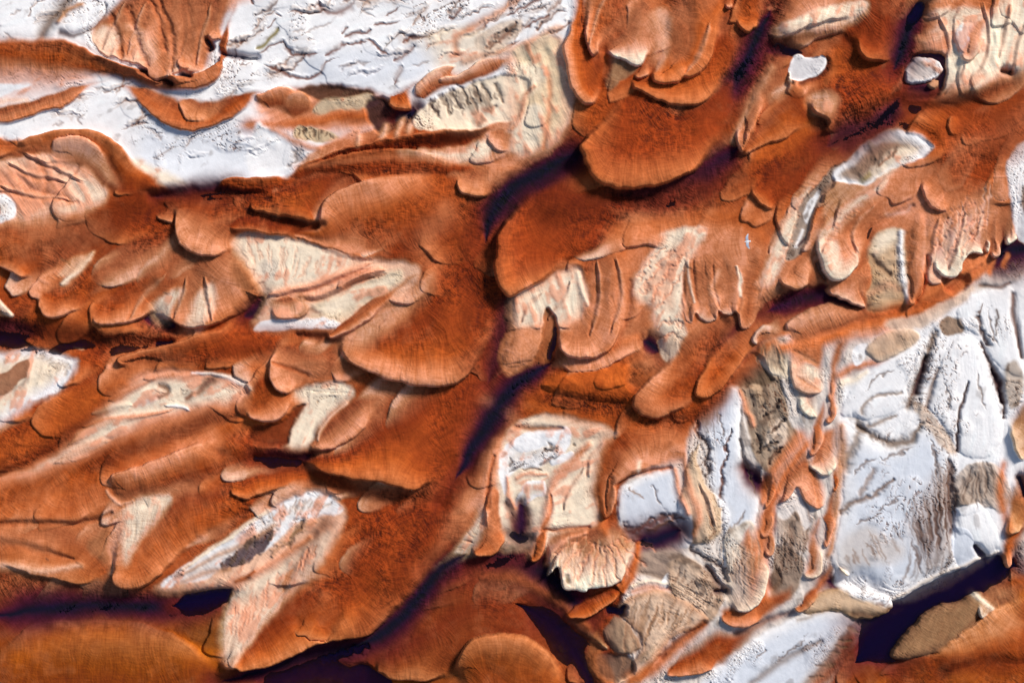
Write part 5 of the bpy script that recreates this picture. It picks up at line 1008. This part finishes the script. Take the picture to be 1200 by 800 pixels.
nrm = np.sqrt(FX ** 2 + FY ** 2) + 1e-5
FX /= nrm; FY /= nrm
FX0 = blur(FX, 10); FY0 = blur(FY, 10)
FX += noise(30, 91) * .25; FY += noise(30, 92) * .25
nrm = np.sqrt(FX ** 2 + FY ** 2) + 1e-5
FX /= nrm; FY /= nrm
wn = rng.rand(Hh, W).astype(np.float32) * 2 - 1
def unit(a): return (a - a.mean()) / (a.std() + 1e-6)
fine = unit(lic(wn, 7, FX, FY))
cross = unit(lic(np.roll(wn, 331, 1), 5, -FY, FX))
mid = unit(lic(blur(np.roll(wn, 97, 0), 1.6), 12, FX, FY))
coarse = unit(lic(unit(blur(np.roll(wn, 53, 1), 3)), 16, FX, FY))
lump = unit(fbm(14, 201, 4))
big = fbm(120, 301, 3)
rid = 1 - np.abs(unit(fbm(10, 401, 3)))
EDGE = np.clip((Z - blur(Z, 6)), -1, 1)
rk = np.clip(ROCK, 0, 1)
FIN *= np.clip(.75 + .8 * noise(45, 661) + .5 * noise(17, 662), .1, 1.7)
calm = np.where(Z < 0.1, 0.4, 1.0) * (1 - .45 * rk * smooth(.5, .7, C.mean(2)))
Z += calm * (REL * (0.55 * coarse + 0.15 * mid + 0.35 * lump * (0.12 + rk)) * 0.5
             + FIN * .45 * (0.9 * fine + 0.35 * cross + .1 * wn))
# stains: streaks of darker iron pigment in the sand, brown dirt caught in the pale rock
sandm = (1 - rk)[..., None]
PALLOR = np.zeros((Hh, W), np.float32)
for x, y, r, v in [(760,340,110,.45),(1080,230,130,.35),(950,330,80,.4),(660,370,60,.35),(620,140,60,.5),(930,470,80,.35),(900,640,100,.35),(790,560,70,.35),(620,580,60,.4),(60,230,90,.4),(230,330,70,.3),
    (200,60,90,.3),(420,330,60,.35),(370,440,50,.25),(190,470,80,.3),(160,600,60,.2),(60,640,90,.25),(330,680,50,.2),(560,620,40,.4),(760,40,60,.25),(1130,50,90,.5),(1150,165,75,-.6),(1050,210,50,.2),(880,160,40,.2),(1120,260,90,.35),(960,20,60,.3),(900,90,40,.3),
    (740,150,80,-.4),(640,270,70,-.45),(540,310,60,-.4),(480,640,70,-.4),(520,500,50,-.2),(1000,110,50,-.4),(950,200,60,-.4),(1030,50,40,-.4),(850,60,40,-.3),(700,460,60,-.3),(20,390,80,-.3),(150,250,60,-.2),
    (440,170,80,-.2),(90,500,60,-.2),(280,410,60,-.25),(340,560,50,-.2),(1100,120,50,-.25),(1140,180,50,-.2),(840,470,50,-.2)]:
    PALLOR += v * np.exp(-(((gx + 3 * wx1 - x) / r) ** 2 + ((gy + 3 * wy1 - y) / (r * .85)) ** 2) ** 1.2)
PALLOR = np.clip(PALLOR + .04 * lump, -.7, .7) * (1 - rk)
dark = smooth(.03, .09, C @ np.array([.3, .6, .1], np.float32))      # channels keep their painted shadow
pp = (np.clip(PALLOR, 0, 1) * dark)[..., None]; pn = np.clip(-PALLOR, 0, 1)[..., None]
C = C * (1 - pp) + np.maximum(C, pal('PK')) * pp
C = C * (1 - pn) + np.minimum(C, lin((150, 58, 20))) * pn
lum = C @ np.array([.3, .6, .1], np.float32)
gold = smooth(690, 730, gy) * smooth(720, 640, gx)
crk = np.clip(.7 + .8 * noise(50, 663) + .4 * noise(20, 664), .1, 1.4) * smooth(.24, .10, lum) * (1 - rk) * (1 - .7 * gold) * (Z > 0)
scale = unit(.8 * unit(lic(wn, 2, -FY, FX)) + .6 * unit(lic(np.roll(wn, 41, 0), 3, FX, FY)) + .55 * unit(noise(4.2, 772)))
Z += crk * np.clip(scale, -1.6, 1.6) * .02
C *= 1 + (crk * .30 * np.clip(scale, -1.8, 1.2))[..., None]
C *= 1 + sandm * (0.07 * np.clip(mid, -2, 2) + 0.08 * np.clip(cross, -2, 2) + 0.08 * np.clip(fine, -2, 2) + 0.20 * big + 0.02 * lump)[..., None] * np.array([.8, 1.0, 1.1], np.float32)
BL = blur(BLUSH, 2) * smooth(.18, .4, lum)
bl = smooth(.15, 1.5, .6 * coarse + .5 * lump + .45 * mid) * BL
C = C * (1 - .75 * bl[..., None]) + pal('PK') * .75 * bl[..., None]
# broken ledges of the white rock, brown mud caught along their steps
ang = FX0 * 0 + 1
u = gx * FX0 + gy * FY0; v = -gx * FY0 + gy * FX0
def aniso(su, sv, seed):
    g = np.random.RandomState(seed).rand(256, 256).astype(np.float32) * 2 - 1
    a = u / su + 40 + .3 * lump; b = v / sv + 60 + .3 * lump
    i = np.floor(a).astype(int); j = np.floor(b).astype(int); fa = a - i; fb = b - j
    fa = fa * fa * (3 - 2 * fa); fb = fb * fb * (3 - 2 * fb)
    q = lambda x, y: g[x % 256, y % 256]
    return (q(i, j) * (1 - fa) + q(i + 1, j) * fa) * (1 - fb) + (q(i, j + 1) * (1 - fa) + q(i + 1, j + 1) * fa) * fb
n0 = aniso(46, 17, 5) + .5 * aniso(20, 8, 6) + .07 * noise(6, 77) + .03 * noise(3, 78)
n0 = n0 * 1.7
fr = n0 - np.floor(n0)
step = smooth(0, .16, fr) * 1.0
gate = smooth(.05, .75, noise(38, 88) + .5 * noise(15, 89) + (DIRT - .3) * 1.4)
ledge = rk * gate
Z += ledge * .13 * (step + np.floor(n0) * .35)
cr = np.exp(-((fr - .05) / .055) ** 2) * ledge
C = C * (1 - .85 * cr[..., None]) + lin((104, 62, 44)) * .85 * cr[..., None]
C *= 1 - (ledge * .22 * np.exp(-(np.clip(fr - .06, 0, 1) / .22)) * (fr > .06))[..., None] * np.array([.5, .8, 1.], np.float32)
spk = smooth(2.5, 3.2, unit(blur(np.roll(wn, 11, 1), 1))) * rk
C *= 1 - .55 * spk[..., None]
d = smooth(0.55, 1.7, coarse * .55 + mid * .45 + lump * .5 + (DIRT - 0.5) * 3.2) * np.clip(DIRT * 1.6, 0, 1)
C = C * (1 - d[..., None] * .85) + lin((96, 74, 60)) * d[..., None] * .85
C *= 1 + (rk * (0.02 * np.clip(mid, -2, 2) + 0.01 * wn))[..., None]
ow = ((1 - rk) * (1 - smooth(.22, .45, C @ np.array([.3, .6, .1], np.float32))))[..., None]
C *= 1 - ow * (1 - np.array([.97, .90, .66], np.float32))
C = np.clip(C, 0.004, 0.86).astype(np.float32)
Z = Z.astype(np.float32)

# =====================================================================================
# MESHES
border = np.minimum(np.minimum(gx + M, W - 1 - gx - M), np.minimum(gy + M, Hh - 1 - gy - M))
Z = np.maximum(Z, 0.32 * smooth(34, 6, border) - 3 * smooth(6, 34, border)).astype(np.float32)
PX = ((gx - 600) * S).astype(np.float32); PY = ((400 - gy) * S).astype(np.float32)
zy_, zx_ = np.gradient(Z / S)
NRM = np.dstack([-zx_, zy_, np.ones_like(Z)]); NRM /= np.linalg.norm(NRM, axis=2, keepdims=True)

def largest_piece(m):
    """Keeps the largest connected part of a boolean window."""
    lab = np.where(m, np.arange(1, m.size + 1).reshape(m.shape), 0)
    while True:
        p = np.pad(lab, 1)
        n = np.where(m, np.maximum.reduce([lab, p[:-2, 1:-1], p[2:, 1:-1], p[1:-1, :-2], p[1:-1, 2:]]), 0)
        n2 = n
        for _ in range(1):
            # jump along the rows and columns to speed the flood
            n2 = n
        if (n2 == lab).all(): break
        lab = n2
    v, c = np.unique(lab[lab > 0], return_counts=True)
    return lab == v[c.argmax()], c.max()

scene = bpy.context.scene
for k in range(1, len(OBJ) + 1):
    ys, xs = np.nonzero(OWN == k)
    if len(ys) < 40:
        OWN[OWN == k] = 0; print('hidden', OBJ[k - 1]); continue
    w = (slice(ys.min(), ys.max() + 1), slice(xs.min(), xs.max() + 1))
    m = OWN[w] == k
    keep, n = largest_piece(m)
    o = OWN[w]; o[m & ~keep] = 0; OWN[w] = o

def sheet(name, mask, mat):
    """One mesh from the cells of `mask` (cell = the square below-right of a grid point)."""
    cy, cx = np.nonzero(mask[:-1, :-1])
    a = cy * W + cx
    quads = np.column_stack([a, a + W, a + W + 1, a + 1])
    used, inv = np.unique(quads, return_inverse=True)
    inv = inv.reshape(-1).astype(np.int32)
    me = bpy.data.meshes.new(name)
    me.vertices.add(len(used)); me.loops.add(len(inv)); me.polygons.add(len(a))
    co = np.column_stack([PX.ravel()[used], PY.ravel()[used], Z.ravel()[used]]).astype(np.float32)
    org = np.array([co[:, 0].mean(), co[:, 1].mean(), co[:, 2].min()], np.float32)
    me.vertices.foreach_set('co', (co - org).ravel())
    me.loops.foreach_set('vertex_index', inv)
    me.polygons.foreach_set('loop_start', np.arange(0, len(inv), 4, dtype=np.int32))
    me.update(calc_edges=True)
    me.polygons.foreach_set('use_smooth', np.ones(len(a), bool))
    at = me.color_attributes.new('sediment', 'FLOAT_COLOR', 'POINT')
    rgba = np.ones((len(used), 4), np.float32); rgba[:, :3] = C.reshape(-1, 3)[used]
    at.data.foreach_set('color', rgba.ravel())
    at2 = me.attributes.new('pale_rock', 'FLOAT', 'POINT'); at2.data.foreach_set('value', ROCK.ravel()[used].astype(np.float32))
    me.normals_split_custom_set_from_vertices(NRM.reshape(-1, 3)[used].astype(np.float32))
    me.materials.append(mat)
    ob = bpy.data.objects.new(name, me); scene.collection.objects.link(ob)
    ob.location = org
    return ob

# =====================================================================================
# MATERIALS
def nodes(name):
    m = bpy.data.materials.new(name); m.use_nodes = True
    nt = m.node_tree; nt.nodes.clear()
    return m, nt, lambda t, **k: [n := nt.nodes.new(t), [setattr(n, a, b) for a, b in k.items()]][0]

def sediment():
    m, nt, N = nodes('sediment'); L = nt.links.new
    out = N('ShaderNodeOutputMaterial'); p = N('ShaderNodeBsdfPrincipled'); L(p.outputs[0], out.inputs[0])
    p.inputs['Roughness'].default_value = .88; p.inputs['Specular IOR Level'].default_value = .12
    a = N('ShaderNodeAttribute', attribute_name='sediment')
    geo = N('ShaderNodeNewGeometry')
    n1 = N('ShaderNodeTexNoise'); n1.inputs['Scale'].default_value = 2.2; n1.inputs['Detail'].default_value = 5
    n2 = N('ShaderNodeTexNoise'); n2.inputs['Scale'].default_value = 9; n2.inputs['Detail'].default_value = 3
    L(geo.outputs['Position'], n1.inputs['Vector']); L(geo.outputs['Position'], n2.inputs['Vector'])
    mr = N('ShaderNodeMapRange'); mr.inputs[1].default_value = .25; mr.inputs[2].default_value = .75; mr.inputs[3].default_value = .95; mr.inputs[4].default_value = 1.05
    L(n1.outputs['Fac'], mr.inputs[0])
    mul = N('ShaderNodeVectorMath', operation='SCALE'); L(a.outputs['Color'], mul.inputs[0]); L(mr.outputs[0], mul.inputs['Scale'])
    L(mul.outputs[0], p.inputs['Base Color'])
    b = N('ShaderNodeBump'); b.inputs['Strength'].default_value = .18; b.inputs['Distance'].default_value = .05
    L(n2.outputs['Fac'], b.inputs['Height']); L(b.outputs[0], p.inputs['Normal'])
    return m
SED = sediment()

def water_mat():
    m, nt, N = nodes('iron_water'); L = nt.links.new
    out = N('ShaderNodeOutputMaterial'); mix = N('ShaderNodeMixShader'); tr = N('ShaderNodeBsdfTransparent'); gl = N('ShaderNodeBsdfGlossy')
    gl.inputs['Roughness'].default_value = .12
    fr = N('ShaderNodeFresnel'); fr.inputs['IOR'].default_value = 1.33
    L(fr.outputs[0], mix.inputs[0]); L(tr.outputs[0], mix.inputs[1]); L(gl.outputs[0], mix.inputs[2]); L(mix.outputs[0], out.inputs['Surface'])
    v = N('ShaderNodeVolumeAbsorption'); v.inputs['Color'].default_value = (.56, 0.0, .50, 1); v.inputs['Density'].default_value = .8
    sc = N('ShaderNodeVolumeScatter'); sc.inputs['Color'].default_value = (.12, .06, 1, 1); sc.inputs['Density'].default_value = 1.0
    ad = N('ShaderNodeAddShader'); L(v.outputs[0], ad.inputs[0]); L(sc.outputs[0], ad.inputs[1])
    L(ad.outputs[0], out.inputs['Volume'])
    return m

def plain(name, col, rough=.6):
    m, nt, N = nodes(name); L = nt.links.new
    out = N('ShaderNodeOutputMaterial'); p = N('ShaderNodeBsdfPrincipled'); L(p.outputs[0], out.inputs[0])
    p.inputs['Base Color'].default_value = (*col, 1); p.inputs['Roughness'].default_value = rough
    return m

def tag(o, label=None, cat=None, group=None, kind=None):
    for k, v in (('label', label), ('category', cat), ('group', group), ('kind', kind)):
        if v: o[k] = v

for k, (name, label, cat, group) in enumerate(OBJ, 1):
    m = OWN == k
    if m.sum() < 30: continue
    tag(sheet(name, m, SED), label, cat, group)
tag(sheet('sand_bed', (OWN == 0) & (ROCK < .5), SED), 'rust orange sand bed running between the lobes and channels', 'sand bed', None, 'structure')
tag(sheet('ground', (OWN == 0) & (ROCK >= .5), SED), 'white and grey rocky ground showing between the sand lobes', 'ground', None, 'structure')

# the country beyond the frame: rings from the edge of the detailed relief out to the horizon
def surroundings():
    top = [(0, x) for x in range(0, W - 1, 4)]; right = [(y, W - 1) for y in range(0, Hh - 1, 4)]
    bot = [(Hh - 1, x) for x in range(W - 1, 0, -4)]; left = [(y, 0) for y in range(Hh - 1, 0, -4)]
    ring = top + right + bot + left
    r = np.array([(PX[i, j], PY[i, j], Z[i, j]) for i, j in ring], np.float32)
    c0 = np.array([C[i, j] for i, j in ring], np.float32)
    n = len(ring); vs, cs, faces = [], [], []
    for q, s in enumerate((1, 1.03, 1.08, 1.18, 1.4, 1.9, 3, 6, 15, 60)):
        v = r.copy(); v[:, :2] *= s
        if q: v[:, 2] = .45 + .35 * np.sin(v[:, 0] * .11 + q) * np.cos(v[:, 1] * .13 + q * 1.7) * min(1, q / 2) + (r[:, 2] - .45) * max(0, 1 - q / 3)
        vs.append(v); f = min(1, q / 2); cs.append(c0 * (1 - f) + pal('OR') * f * (1 + .1 * np.sin(np.arange(n) * .07 + q))[:, None])
        if q:
            for i in range(n):
                j = (i + 1) % n; faces.append(((q - 1) * n + i, (q - 1) * n + j, q * n + j, q * n + i))
    vs = np.vstack(vs); cs = np.vstack(cs)
    me = bpy.data.meshes.new('ground'); me.from_pydata(vs.tolist(), [], [f[::-1] for f in faces]); me.update()
    me.polygons.foreach_set('use_smooth', np.ones(len(faces), bool))
    at = me.color_attributes.new('sediment', 'FLOAT_COLOR', 'POINT')
    at.data.foreach_set('color', np.column_stack([np.clip(cs, 0, 1), np.ones(len(cs))]).astype(np.float32).ravel())
    me.materials.append(SED)
    ob = bpy.data.objects.new('ground', me); scene.collection.objects.link(ob)
    tag(ob, 'open orange sand country stretching away beyond the lobes', 'ground', None, 'structure')
surroundings()

def water():
    x0, x1 = PX[0, 0] + .3, PX[0, -1] - .3; y0, y1 = PY[-1, 0] + .3, PY[0, 0] - .3
    v = [(x, y, z) for z in (-4.0, 0.0) for x, y in ((x0, y0), (x1, y0), (x1, y1), (x0, y1))]
    f = [(3, 2, 1, 0), (4, 5, 6, 7), (0, 1, 5, 4), (1, 2, 6, 5), (2, 3, 7, 6), (3, 0, 4, 7)]
    me = bpy.data.meshes.new('water'); me.from_pydata(v, [], f); me.update(); me.materials.append(water_mat())
    ob = bpy.data.objects.new('water', me); scene.collection.objects.link(ob)
    tag(ob, 'dark purple iron-rich water lying in the deep channels', 'water', None, 'structure')
water()

# =====================================================================================
# THE GULL
def gull():
    import bmesh
    bm = bmesh.new()
    def loft(rings):
        vr = [[bm.verts.new(p) for p in r] for r in rings]
        n = len(vr[0])
        for a, b in zip(vr, vr[1:]):
            for i in range(n): bm.faces.new((a[i], a[(i + 1) % n], b[(i + 1) % n], b[i]))
        bm.faces.new(vr[0][::-1]); bm.faces.new(vr[-1])
    def oval(x, y, z, ry, rz, n=14):
        return [(x, y + ry * math.cos(2 * math.pi * i / n), z + rz * math.sin(2 * math.pi * i / n)) for i in range(n)]
    # body along x, head towards -x
    loft([oval(-.265, 0, .012, .018, .018), oval(-.245, 0, .014, .036, .036), oval(-.215, 0, .014, .042, .042), oval(-.175, 0, .008, .043, .042), oval(-.12, 0, 0, .058, .056),
          oval(-.05, 0, -.006, .072, .066), oval(.03, 0, -.004, .070, .060), oval(.10, 0, .002, .052, .042), oval(.16, 0, .006, .042, .022), oval(.22, 0, .008, .062, .010), oval(.275, 0, .008, .080, .008)])
    def sect(x0, x1, y, z, th):
        x0 -= .02; x1 += .05; c = x1 - x0
        pts = [(0, 0), (.06, .6), (.25, 1), (.55, .6), (1, .12), (1, -.12), (.55, -.25), (.25, -.45), (.06, -.4)]
        return [(x0 + u * c, y, z + th * v) for u, v in pts]
    for s in (1, -1):
        rings = [sect(-.13, .065, s * .02, .018, .030), sect(-.135, .055, s * .12, .035, .026), sect(-.150, .030, s * .25, .055, .020), sect(-.140, .030, s * .34, .060, .016),
                 sect(-.085, .062, s * .45, .045, .013), sect(-.015, .095, s * .55, .028, .010), sect(.055, .115, s * .615, .018, .008), sect(.095, .120, s * .645, .014, .006)]
        loft([r if s > 0 else r[::-1] for r in rings])
    me = bpy.data.meshes.new('gull'); bm.normal_update(); bm.to_mesh(me); bm.free()
    tmp = bpy.data.objects.new('gull', me); scene.collection.objects.link(tmp)
    md = tmp.modifiers.new('r', 'REMESH'); md.mode = 'VOXEL'; md.voxel_size = .006; md.use_smooth_shade = True
    sm = tmp.modifiers.new('s', 'SMOOTH'); sm.iterations = 2
    dg = bpy.context.evaluated_depsgraph_get()
    me2 = bpy.data.meshes.new_from_object(tmp.evaluated_get(dg))
    tmp.modifiers.clear(); tmp.data = me2; me2.name = 'gull'
    me2.polygons.foreach_set('use_smooth', np.ones(len(me2.polygons), bool))
    m, nt, N = nodes('gull_plumage'); L = nt.links.new
    out = N('ShaderNodeOutputMaterial'); p = N('ShaderNodeBsdfPrincipled'); L(p.outputs[0], out.inputs[0]); p.inputs['Roughness'].default_value = .7
    tc = N('ShaderNodeTexCoord'); sx = N('ShaderNodeSeparateXYZ'); L(tc.outputs['Object'], sx.inputs[0])
    ab = N('ShaderNodeMath', operation='ABSOLUTE'); L(sx.outputs['Y'], ab.inputs[0])
    r = N('ShaderNodeValToRGB'); L(ab.outputs[0], r.inputs[0])
    e = r.color_ramp.elements; e[0].position = .055; e[0].color = (.82, .83, .85, 1); e[1].position = .11; e[1].color = (.40, .45, .55, 1)
    for pos, c in ((.46, (.42, .47, .58, 1)), (.56, (.62, .60, .62, 1)), (.615, (.75, .68, .66, 1)), (.64, (.2, .18, .2, 1))):
        q = e.new(pos); q.color = c
    L(r.outputs[0], p.inputs['Base Color'])
    me2.materials.clear(); me2.materials.append(m)
    tag(tmp, 'white gull with grey wings gliding above the orange sand', 'gull')
    bm = bmesh.new()
    bmesh.ops.create_cone(bm, cap_ends=True, segments=10, radius1=.013, radius2=.003, depth=.055)
    for v in bm.verts: v.co = (-.28 - v.co.z * 1.0, v.co.y, .010 + v.co.x * .9 - max(0, v.co.z) * .15)
    b = bpy.data.meshes.new('beak'); bm.to_mesh(b); bm.free(); b.materials.append(plain('beak_yellow', (.75, .42, .05), .4))
    o = bpy.data.objects.new('beak', b); scene.collection.objects.link(o); o.parent = tmp
    for s in (1, -1):
        bm = bmesh.new(); bmesh.ops.create_uvsphere(bm, u_segments=10, v_segments=8, radius=.006)
        b = bpy.data.meshes.new('eye'); bm.to_mesh(b); bm.free(); b.materials.append(plain('eye_black', (.01, .01, .01), .2))
        o = bpy.data.objects.new('eye', b); scene.collection.objects.link(o); o.parent = tmp; o.location = (-.238, s * .034, .026)
    return tmp
g = gull()
g.location = ((877.0 - 600) * S * .95, (400 - 282.5) * S * .95, 11.0)
g.rotation_euler = (math.radians(8), 0, math.radians(6))
g.scale = (1.06,) * 3

# =====================================================================================
# LIGHT, SKY, CAMERA
SUN_EL, SX, SY = math.radians(36), .72, .69
az = math.atan2(SX, SY)
sun = bpy.data.lights.new('sun', 'SUN'); sun.energy = 4.0; sun.angle = math.radians(14); sun.color = (1, .95, .88)
so = bpy.data.objects.new('sun', sun); scene.collection.objects.link(so)
from mathutils import Vector
d = Vector((SX * math.cos(SUN_EL), SY * math.cos(SUN_EL), math.sin(SUN_EL)))
so.rotation_euler = d.to_track_quat('Z', 'Y').to_euler(); so.location = d * 100
wd = bpy.data.worlds.new('World'); scene.world = wd; wd.use_nodes = True
nt = wd.node_tree; nt.nodes.clear()
sk = nt.nodes.new('ShaderNodeTexSky'); sk.sky_type = 'NISHITA'; sk.sun_disc = False; sk.sun_elevation = SUN_EL; sk.sun_rotation = az
bg = nt.nodes.new('ShaderNodeBackground'); bg.inputs['Strength'].default_value = .085
ow = nt.nodes.new('ShaderNodeOutputWorld')
nt.links.new(sk.outputs[0], bg.inputs[0]); nt.links.new(bg.outputs[0], ow.inputs[0])

cam = bpy.data.cameras.new('camera'); co = bpy.data.objects.new('camera', cam); scene.collection.objects.link(co)
ALT = 220.0
co.location = (0, 0, ALT); co.rotation_euler = (0, 0, 0)
cam.sensor_width = 36; cam.lens = 36 * (ALT - .8) / (1200 * S); cam.clip_end = 20000; cam.clip_start = 1
scene.camera = co
vs = scene.view_settings
vs.view_transform = 'Standard'; vs.look = 'None'; vs.exposure = 0.14; vs.gamma = 1; vs.use_curve_mapping = False
scene.cycles.max_bounces = 6; scene.cycles.transparent_max_bounces = 8; scene.cycles.use_denoising = True
